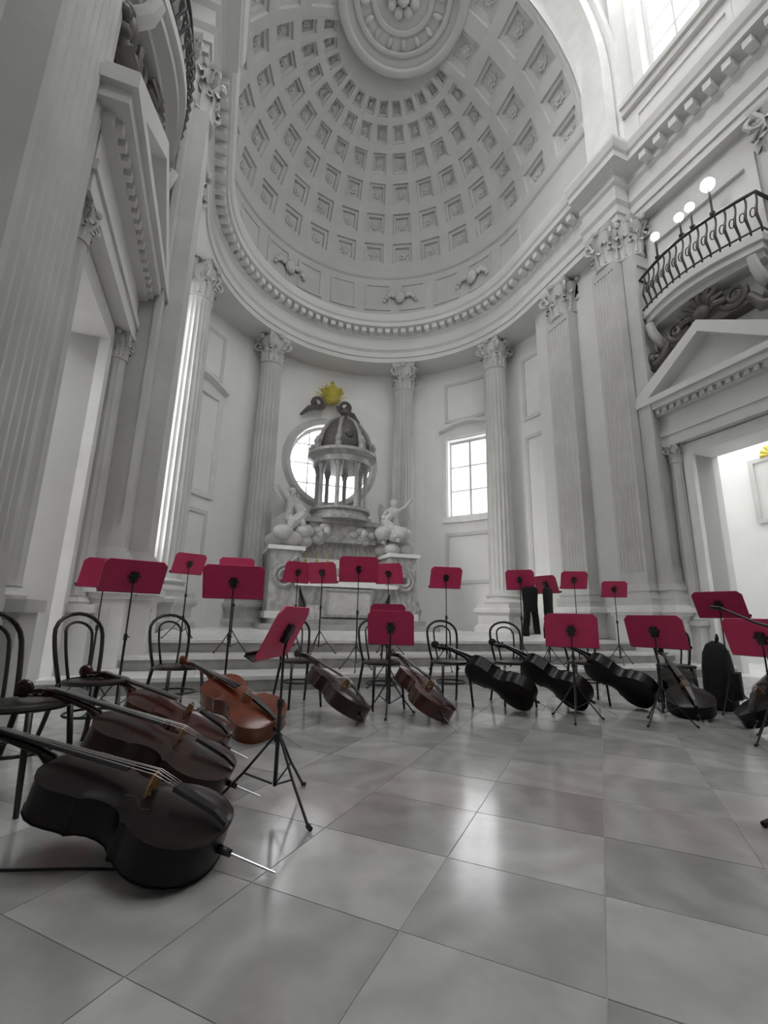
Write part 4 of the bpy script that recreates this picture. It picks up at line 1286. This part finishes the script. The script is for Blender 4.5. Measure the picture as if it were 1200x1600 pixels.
# ------------------------------------------------------------------ music stands
desk_me = {}
def stand(label, x, y, zf, zt, face, tilt=22, wd=0.5, hd=0.34, spread=0.27, material='red_desk', legdir=None):
    """zf floor height, zt top of the desk, face = direction (dx,dy) the red back of the desk looks"""
    rz = math.atan2(face[0], -face[1])
    T = thing('music_stand', label, 'music stand', (x, y, zf), (0, 0, rz), 'red music stands')
    H = zt - zf
    tl = R_(tilt)
    # desk: -y local is the side towards the viewer; the top leans towards -y
    zc = H - hd / 2 * math.cos(tl)
    D = MB()
    b = 0.014
    pts = [(-wd / 2 + b, -hd / 2), (wd / 2 - b, -hd / 2), (wd / 2, -hd / 2 + b), (wd / 2, hd / 2 - 3 * b), (wd / 2 - 3 * b, hd / 2), (-wd / 2 + 3 * b, hd / 2), (-wd / 2, hd / 2 - 3 * b), (-wd / 2, -hd / 2 + b)]
    Md = Matrix.Translation((0, 0, zc)) @ Matrix.Rotation(tl, 4, 'X') @ Matrix.Rotation(PI / 2, 4, 'X')
    D.prism(pts, -0.004, 0.004, Md)
    d = D.build('desk', material, T)
    Ml = Matrix.Translation((0, 0, zc)) @ Matrix.Rotation(tl, 4, 'X')
    MB().box(-wd / 2, wd / 2, 0.0, 0.055, -hd / 2 - 0.006, -hd / 2, Ml).box(-wd / 2, wd / 2, 0.05, 0.055, -hd / 2, -hd / 2 + 0.018, Ml).build('lip', 'black_metal', d)
    MB().box(-0.03, 0.03, -0.03, -0.004, -0.05, 0.05, Ml).tube([(-0.05, -0.02, zc), (0.05, -0.02, zc)], 0.012, 8).build('bracket', 'black_metal', T)
    MB().tube([(0, -0.02, zc), (0, 0, zc - 0.1), (0, 0, 0.48 * H)], 0.007, 8).build('upper_tube', 'steel' if False else 'black_metal', T)
    MB().tube([(0, 0, 0.5 * H), (0, 0, 0.1)], 0.011, 8).build('lower_tube', 'black_metal', T)
    MB().lathe([(0.017, 0.48 * H), (0.017, 0.52 * H)], 10).tube([(0, 0, 0.5 * H), (0.035, 0, 0.5 * H)], 0.006, 6).build('clamp_knob', 'black_metal', T)
    MB().lathe([(0.018, 0.30), (0.018, 0.34)], 10).build('leg_collar', 'black_metal', T)
    for k in range(3):
        a = 2 * PI * k / 3 + (0.5 if legdir is None else legdir - rz)
        L = MB().tube([(0.014 * math.cos(a), 0.014 * math.sin(a), 0.33), (spread * 0.5 * math.cos(a), spread * 0.5 * math.sin(a), 0.165), (spread * math.cos(a), spread * math.sin(a), 0.012)], 0.007, 6)
        L.tube([(0.014 * math.cos(a), 0.014 * math.sin(a), 0.11), (spread * 0.5 * math.cos(a), spread * 0.5 * math.sin(a), 0.165)], 0.005, 6)
        lg = L.build('leg', 'black_metal', T)
        MB().tube([(spread * 0.97 * math.cos(a), spread * 0.97 * math.sin(a), 0.018), (spread * 1.06 * math.cos(a), spread * 1.06 * math.sin(a), 0.011)], 0.011, 6).build('foot', 'rubber', lg)
    return T
CEN = Vector((-2.4, -9.6))
STANDS = [
    # label, x, y, floor, top, turn (deg), tilt, width, height
    ('red music stand at the far left, half hidden behind a wider one', -5.0, -5.08, 0.0, 1.49, 20, 25, 0.5, 0.34),
    ('wide red music stand at the left, before the white pier pedestal', -4.56, -6.12, 0.0, 1.39, 12, 32, 0.54, 0.34),
    ('small bright red music stand on the platform at the left', -4.24, -3.2, 0.54, 1.83, 25, 25, 0.5, 0.34),
    ('red music stand behind the widest left one, on the steps', -3.55, -3.8, 0.36, 1.74, -5, 25, 0.5, 0.34),
    ('widest red music stand left of the altar, on the floor', -3.66, -6.05, 0.0, 1.40, -4, 32, 0.6, 0.38),
    ('red music stand left of the altar front, outer of two', -2.62, -3.7, 0.36, 1.75, 30, 20, 0.48, 0.34),
    ('red music stand left of the altar front, inner of two', -2.26, -3.85, 0.36, 1.75, -25, 20, 0.48, 0.34),
    ('large red music stand in front of the altar panel', -1.86, -4.5, 0.18, 1.79, 0, 18, 0.58, 0.38),
    ('red music stand just right of the large one before the altar', -1.2, -4.0, 0.36, 1.78, -20, 20, 0.48, 0.34),
    ('near red music stand turned edge-on, standing alone on its tripod at left centre', -3.47, -8.47, 0.0, 0.965, 70, 26, 0.46, 0.29),
    ('low red music stand at the centre, in front of a chair', -2.13, -6.55, 0.0, 0.99, -6, 12, 0.47, 0.34),
    ('red music stand peeking out behind the low centre one', -1.62, -5.1, 0.0, 1.10, 10, 15, 0.48, 0.34),
    ('red music stand before the bright apse window', -0.5, -4.66, 0.18, 1.70, 18, 22, 0.5, 0.34),
    ('red music stand with a black garment, in front of the right apse column', 0.89, -4.62, 0.18, 1.74, -8, 15, 0.46, 0.33),
    ('narrow turned red music stand with a second black garment', 1.33, -4.72, 0.18, 1.66, -42, 18, 0.46, 0.30),
    ('red music stand just right of the two black garments', 2.2, -4.42, 0.18, 1.80, 15, 26, 0.46, 0.33),
    ('smallest red music stand, farthest right before the right pier', 3.3, -4.25, 0.18, 1.69, 12, 24, 0.45, 0.32),
    ('large low dark red music stand right of centre', -0.44, -7.2, 0.0, 1.0, -2, 16, 0.5, 0.34),
    ('dark red music stand at the right, before the farthest right chair', 0.24, -7.58, 0.0, 1.0, -28, 16, 0.56, 0.32),
    ('dark red music stand at the far right, before the door bay', 1.55, -7.35, 0.0, 1.29, -20, 30, 0.5, 0.33),
    ('nearest dark red music stand cut by the right edge', 0.52, -8.36, 0.0, 0.98, -30, 20, 0.58, 0.33),
]
for lb, x, y, zf, zt, turn, tilt, wd, hd in STANDS:
    d = (Vector((CAM.x, CAM.y)) - Vector((x, y))).normalized()
    c, s = math.cos(R_(turn)), math.sin(R_(turn))
    nearest = lb.startswith('near red')
    stand(lb, x, y, zf, zt, (d.x * c - d.y * s, d.x * s + d.y * c), tilt, wd, hd, 0.31 if nearest else 0.26, legdir=R_(-68) if nearest else None)

# ------------------------------------------------------------------ cellos
OUT = [(0.0, 0.0), (0.004, 0.05), (0.015, 0.10), (0.04, 0.15), (0.085, 0.19), (0.14, 0.213), (0.19, 0.217), (0.235, 0.207), (0.275, 0.185), (0.30, 0.172), (0.315, 0.176), (0.322, 0.170), (0.335, 0.148), (0.365, 0.124), (0.405, 0.114), (0.445, 0.116), (0.48, 0.13), (0.50, 0.15), (0.507, 0.157), (0.515, 0.153), (0.54, 0.155), (0.58, 0.165), (0.625, 0.171), (0.665, 0.163), (0.705, 0.138), (0.735, 0.095), (0.75, 0.05), (0.755, 0.0)]
RIB = 0.12
def plate(z0, arch, sg, over=0.004):
    m = MB()
    U = (-1, -0.93, -0.8, -0.5, -0.2, 0.2, 0.5, 0.8, 0.93, 1)
    rows = []
    xm = 0.3775
    for x, wdt in OUT:
        wdt = wdt + (over if wdt > 0 else 0.0)
        xx = xm + (x - xm) * (1 + over * 2)
        e = min(1.0, min(x, 0.755 - x) / 0.12)
        rows.append([(xx, u * wdt, z0 + sg * (0.004 + arch * (e ** 0.5) * max(0, 1 - (abs(u) / 0.95) ** 2.2))) for u in U])
    rows2 = [[(p[0], p[1], z0) for p in r] for r in rows]
    n = len(U)
    fs = []
    for i in range(len(rows) - 1):
        for j in range(n - 1):
            a = i * n + j
            fs.append((a, a + 1, a + n + 1, a + n))
    o = len(rows) * n
    fs += [tuple(o + k for k in f[::-1]) for f in fs]
    for i in range(len(rows) - 1):
        for j in (0, n - 1):
            a = i * n + j
            fs.append((a, a + n, o + a + n, o + a))
    m.add([p for r in rows for p in r] + [p for r in rows2 for p in r], fs)
    return m
def ribs():
    m = MB()
    loop = [(x, wd) for x, wd in OUT] + [(x, -wd) for x, wd in OUT[-2:0:-1]]
    return m.rings([[(x, y, 0.0) for x, y in loop], [(x, y, RIB) for x, y in loop]], True, False)
ce = {}
for v in ('varnish_dark', 'varnish_brown', 'varnish_red', 'varnish_orange'):
    ce[v] = dict(top=plate(RIB, 0.022, 1).mesh('top_plate', v, True, True, 50), back=plate(0.0, 0.016, -1).mesh('back_plate', v, True, True, 50), rib=ribs().mesh('ribs', v, True, True, 60))
    nk = MB()
    nk.tube([(0.735, 0, 0.085), (0.77, 0, 0.115), (0.82, 0, 0.128), (0.95, 0, 0.125), (1.03, 0, 0.12)], [0.03, 0.026, 0.017, 0.015, 0.015], 10)
    ce[v]['neck'] = nk.mesh('neck', v, True)
    sc = MB()
    sc.rings([[(1.03, -0.017, 0.107), (1.03, 0.017, 0.107), (1.03, 0.017, 0.14), (1.03, -0.017, 0.14)], [(1.09, -0.018, 0.085), (1.09, 0.018, 0.085), (1.09, 0.018, 0.128), (1.09, -0.018, 0.128)], [(1.15, -0.014, 0.06), (1.15, 0.014, 0.06), (1.15, 0.014, 0.095), (1.15, -0.014, 0.095)]])
    pts = []
    for i in range(26):
        t = i / 25
        rr = 0.036 * (1 - 0.78 * t)
        th = PI * 1.0 - t * 4.2 * PI
        pts.append((1.165 + rr * math.cos(th) + 0.01, 0, 0.088 + rr * math.sin(th) * 1.0))
    sc.tube(pts, [0.017 + 0.006 * i / 25 for i in range(26)], 8)
    sc.tube([(1.175, -0.032, 0.088), (1.175, 0.032, 0.088)], 0.011, 8)
    ce[v]['scroll'] = sc.mesh('scroll', v, True, True, 40)
fb = MB()
fb.rings([[(0.435, -0.03, 0.196), (0.435, 0.03, 0.196), (0.435, 0.024, 0.208), (0.435, 0, 0.213), (0.435, -0.024, 0.208)], [(1.03, -0.015, 0.136), (1.03, 0.015, 0.136), (1.03, 0.012, 0.146), (1.03, 0, 0.149), (1.03, -0.012, 0.146)]])
ce['fb'] = fb.mesh('fingerboard', 'ebony')
br = MB()
br.rings([[(0.325 + q, y, z) for y, z in ((-0.045, RIB + 0.02), (-0.025, RIB + 0.02), (-0.015, RIB + 0.04), (0.015, RIB + 0.04), (0.025, RIB + 0.02), (0.045, RIB + 0.02), (0.04, RIB + 0.07), (0.025, RIB + 0.1), (0, RIB + 0.108), (-0.025, RIB + 0.1), (-0.04, RIB + 0.07))] for q in (-0.005, 0.004)])
ce['bridge'] = br.mesh('bridge', 'maple')
tpm = MB()
tpm.rings([[(0.0, -0.015, RIB + 0.02), (0.0, 0.015, RIB + 0.02), (0.0, 0.012, RIB + 0.034), (0.0, -0.012, RIB + 0.034)], [(0.06, -0.018, RIB + 0.045), (0.06, 0.018, RIB + 0.045), (0.06, 0.014, RIB + 0.06), (0.06, -0.014, RIB + 0.06)], [(0.235, -0.03, RIB + 0.075), (0.235, 0.03, RIB + 0.075), (0.235, 0.024, RIB + 0.09), (0.235, -0.024, RIB + 0.09)]])
ce['tail'] = tpm.mesh('tailpiece', 'ebony')
ce['str'] = [MB().tube([(0.23, y * 1.3, RIB + 0.09), (0.325, y * 1.6, RIB + 0.11 - abs(y) * 0.35), (1.03, y * 0.6, 0.152), (1.09, y * 0.3, 0.12)], 0.0013, 5).mesh('string', 'string_steel', True) for y in (-0.017, -0.006, 0.006, 0.017)]
def fhole(s):
    m = MB()
    pts = []
    for i in range(15):
        t = i / 14
        x = 0.27 + 0.115 * t
        y = s * (0.085 + 0.018 * math.sin((t - 0.5) * 2 * PI) * -1 - 0.02 * t)
        pts.append((x, y, RIB + 0.0215 - 0.04 * abs(y) + 0.0005))
    m.tube(pts, [0.004] + [0.0028] * 13 + [0.004], 6)
    m.sphere(pts[0], 0.006, 8, (1, 1, 0.4)); m.sphere(pts[-1], 0.005, 8, (1, 1, 0.4))
    return m.mesh('f_hole', 'ebony', True)
ce['fh'] = [fhole(-1), fhole(1)]
ce['peg'] = [MB().tube([(1.06 + 0.02 * k, -s * 0.016, 0.118 - 0.009 * k), (1.06 + 0.02 * k, s * 0.045, 0.118 - 0.009 * k)], [0.005, 0.006], 6).sphere((1.06 + 0.02 * k, s * 0.055, 0.118 - 0.009 * k), 0.013, 8, (1, 1, 0.5)).mesh('peg', 'ebony', True) for k, s in ((0, 1), (1, -1), (2, 1), (3, -1))]
pin_me = MB().tube([(0.01, 0, RIB / 2), (-0.05, 0, RIB / 2)], [0.016, 0.013], 10).mesh('endpin_collar', 'ebony', True)
def cello(label, B, S, rollang, varnish):
    B, S = Vector(B), Vector(S)
    ax = (S - B).normalized()
    side = Vector((0, 0, 1)).cross(ax).normalized()
    nz = ax.cross(side)
    q = R_(rollang)
    zz = nz * math.cos(q) + side * math.sin(q)
    yy = zz.cross(ax)
    Rm = Matrix((ax, yy, zz)).transposed()
    # rest the lowest body edge on the floor
    low = 1e9
    for x, wd in OUT:
        for y in (-wd, wd):
            for z in (-0.012, RIB):
                low = min(low, (Rm @ Vector((x, y, z))).z)
    T = thing('cello', label, 'cello', (0, 0, 0), None or (0, 0, 0), 'cellos laid down beside the chairs')
    T.rotation_euler = Rm.to_euler()
    T.location = (B.x, B.y, -low + 0.002)
    V = ce[varnish]
    link('ribs', V['rib'], T); link('back_plate', V['back'], T)
    tp_ = link('top_plate', V['top'], T)
    for f in ce['fh']: link('f_hole', f, tp_)
    nk_ = link('neck', V['neck'], T); link('fingerboard', ce['fb'], T)
    sc_ = link('scroll', V['scroll'], T)
    for p in ce['peg']: link('peg', p, sc_)
    link('bridge', ce['bridge'], T); link('tailpiece', ce['tail'], T)
    for s in ce['str']: link('string', s, T)
    link('endpin_collar', pin_me, T)
    z0 = -low + (Rm @ Vector((0, 0, RIB / 2))).z
    L = min(0.42, max(0.08, (z0 - 0.006) / max(0.05, ax.z)))
    MB().tube([(0, 0, RIB / 2), (-L, 0, RIB / 2)], 0.0045, 8).build('endpin', 'steel', T, True)
    return T
CELLOS = [
    ('nearest large dark cello lying at the lower left, steel endpin out', (-3.75, -8.97, 0.12), (-4.80, -8.47, 0.46), 3, 'varnish_dark'),
    ('dark brown cello with its scroll on the seat at the left edge', (-3.70, -8.26, 0.15), (-4.66, -7.98, 0.53), 5, 'varnish_brown'),
    ('reddish brown cello third from the left, behind two dark ones', (-3.70, -7.55, 0.15), (-4.62, -7.05, 0.53), 4, 'varnish_red'),
    ('bright orange cello behind the near edge-on music stand', (-3.32, -7.25, 0.15), (-4.02, -6.42, 0.53), 18, 'varnish_orange'),
    ('dark brown cello left of the centre stand, leaning on the half hidden chair', (-2.58, -6.92, 0.15), (-2.96, -5.95, 0.53), -22, 'varnish_brown'),
    ('red brown cello directly behind the low centre music stand', (-1.88, -7.1, 0.15), (-1.94, -6.08, 0.53), -22, 'varnish_red'),
    ('dark cello slanting right from the middle chair', (-0.70, -6.88, 0.12), (-1.36, -6.25, 0.53), -42, 'varnish_dark'),
    ('dark cello below the large low stand right of centre', (-0.12, -7.02, 0.12), (-0.62, -6.35, 0.53), -45, 'varnish_dark'),
    ('dark cello slanting between the two low stands at right', (0.72, -7.08, 0.12), (0.25, -6.42, 0.53), -46, 'varnish_dark'),
    ('dark cello seen end-on in front of the farthest right chair', (0.72, -7.55, 0.15), (1.2, -6.9, 0.53), 5, 'varnish_dark'),
    ('black cello cut by the right edge of the frame', (0.82, -8.08, 0.15), (1.8, -7.8, 0.53), 25, 'varnish_dark'),
]
for c in CELLOS: cello(*c)
chair('black bentwood chair mostly outside the right edge, behind the black cello', 1.9, -7.75, (-1.0, -0.5))

# ------------------------------------------------------------------ garments, bag, microphone stand, cable
def garment(label, x, y, z, rz):
    T = thing('black_garment', label, 'garment', (x, y, z), (0, 0, rz), 'black garments on the stands')
    m = MB()
    rings = []
    for zt, hw, th in ((0.0, 0.10, 0.03), (-0.05, 0.13, 0.045), (-0.15, 0.12, 0.05), (-0.28, 0.11, 0.05), (-0.4, 0.115, 0.05)):
        rings.append([(hw * math.cos(2 * PI * j / 14) * (1 + 0.1 * math.sin(3 * j)), th * math.sin(2 * PI * j / 14), zt) for j in range(14)])
    m.rings(rings)
    m.build('yoke', 'black_cloth', T, True, 60)
    for s, L in ((-1, 0.78), (1, 0.74)):
        m = MB()
        pts = [(s * 0.055, 0, -0.32), (s * 0.07, -0.01, -0.48), (s * 0.085, 0.01, -0.64), (s * 0.09, 0, -L)]
        rings = [[(p[0] + 0.055 * math.cos(2 * PI * j / 10), p[1] + 0.035 * math.sin(2 * PI * j / 10), p[2]) for j in range(10)] for p in pts]
        m.rings(rings).build('hanging_leg', 'black_cloth', T, True, 60)
    return T
garment('black garment hanging in two tails below the red stand at the apse column', 1.0, -4.72, 1.46, R_(-18))
garment('black garment hanging in two tails below the narrow turned red stand', 1.2, -4.9, 1.44, R_(20))

bagT = thing('instrument_bag', 'black soft instrument bag standing beside the farthest right chair', 'bag', (1.72, -7.12, 0), (0, 0, 0.5))
rings = []
for z, a, b in ((0.0, 0.2, 0.13), (0.02, 0.23, 0.15), (0.2, 0.24, 0.16), (0.45, 0.23, 0.15), (0.6, 0.2, 0.13), (0.7, 0.13, 0.09), (0.74, 0.04, 0.03)):
    rings.append([(a * math.copysign(abs(math.cos(2 * PI * j / 20)) ** 0.7, math.cos(2 * PI * j / 20)), b * math.copysign(abs(math.sin(2 * PI * j / 20)) ** 0.7, math.sin(2 * PI * j / 20)), z) for j in range(20)])
MB().rings(rings).build('bag_body', 'black_cloth', bagT, True, 60)
MB().tube([(-0.08, -0.02, 0.7), (-0.07, -0.03, 0.78), (0, -0.03, 0.81), (0.07, -0.03, 0.78), (0.08, -0.02, 0.7)], 0.012, 8).build('handle', 'black_cloth', bagT, True)
MB().box(-0.15, 0.15, -0.2, -0.14, 0.12, 0.4).build('pocket', 'black_cloth', bagT)

ms = thing('microphone_stand', 'black microphone stand with boom reaching in from the right edge', 'mic stand', (-0.98, -9.42, 0))
MB().tube([(0, 0, 0.1), (0, 0, 0.86)], 0.011, 10).build('pole', 'black_metal', ms, True)
MB().lathe([(0.03, 0.08), (0.035, 0.1), (0.035, 0.14), (0.02, 0.17)], 12).build('hub', 'black_metal', ms, True)
for k in range(3):
    a = 2 * PI * k / 3 + R_(170)
    lg = MB().tube([(0.02 * math.cos(a), 0.02 * math.sin(a), 0.13), (0.34 * math.cos(a), 0.34 * math.sin(a), 0.018)], 0.009, 8).build('leg', 'black_metal', ms, True)
    MB().tube([(0.32 * math.cos(a), 0.32 * math.sin(a), 0.026), (0.355 * math.cos(a), 0.355 * math.sin(a), 0.016)], 0.015, 8).build('foot', 'rubber', lg, True)
tipw = Vector((-1.00, -9.08, 1.02)) - Vector((-0.98, -9.42, 0))
MB().tube([(0, 0, 0.86), (0.02, 0.06, 0.9), tuple(tipw * 0.5 + Vector((0, 0, 0.43))), tuple(tipw)], [0.009, 0.009, 0.008, 0.007], 8).build('boom', 'black_metal', ms, True)
MB().tube([tuple(tipw), tuple(tipw + Vector((-0.012, 0.05, 0.004)))], [0.012, 0.012], 10).build('microphone', 'black_metal', ms, True)

cb = MB().tube([(-4.75, -8.72, 0.006), (-4.47, -8.755, 0.006), (-4.2, -8.83, 0.006), (-4.0, -8.9, 0.006), (-3.93, -8.85, 0.006)], 0.005, 6).build('floor_cable', 'rubber', None, True)
tag(cb, 'thin black cable lying on the floor below the nearest cello', 'cable')

# picture in the right side chapel
FR = thing('picture_frame', 'tall framed picture with gilt crest on the right side chapel wall', 'picture', (9.28, -4.05, 3.6), (0, 0, -PI / 2))
MB().box(-0.5, 0.5, -0.03, 0.0, 0.0, 1.5).build('canvas', 'stucco', FR)
MB().box(-0.62, -0.5, -0.08, 0, -0.1, 1.6).box(0.5, 0.62, -0.08, 0, -0.1, 1.6).box(-0.5, 0.5, -0.08, 0, 1.5, 1.6).box(-0.5, 0.5, -0.08, 0, -0.1, 0.0).build('frame', 'stone', FR)
m = MB()
for k in range(7):
    a = PI * k / 6
    m.tube([(0.05 * math.cos(a), -0.06, 1.62 + 0.04 * math.sin(a)), (0.28 * math.cos(a), -0.08, 1.64 + 0.24 * math.sin(a))], [0.03, 0.06], 6)
m.sphere((0, -0.08, 1.66), 0.12, 10)
m.build('gilt_crest', 'gold', FR, True)
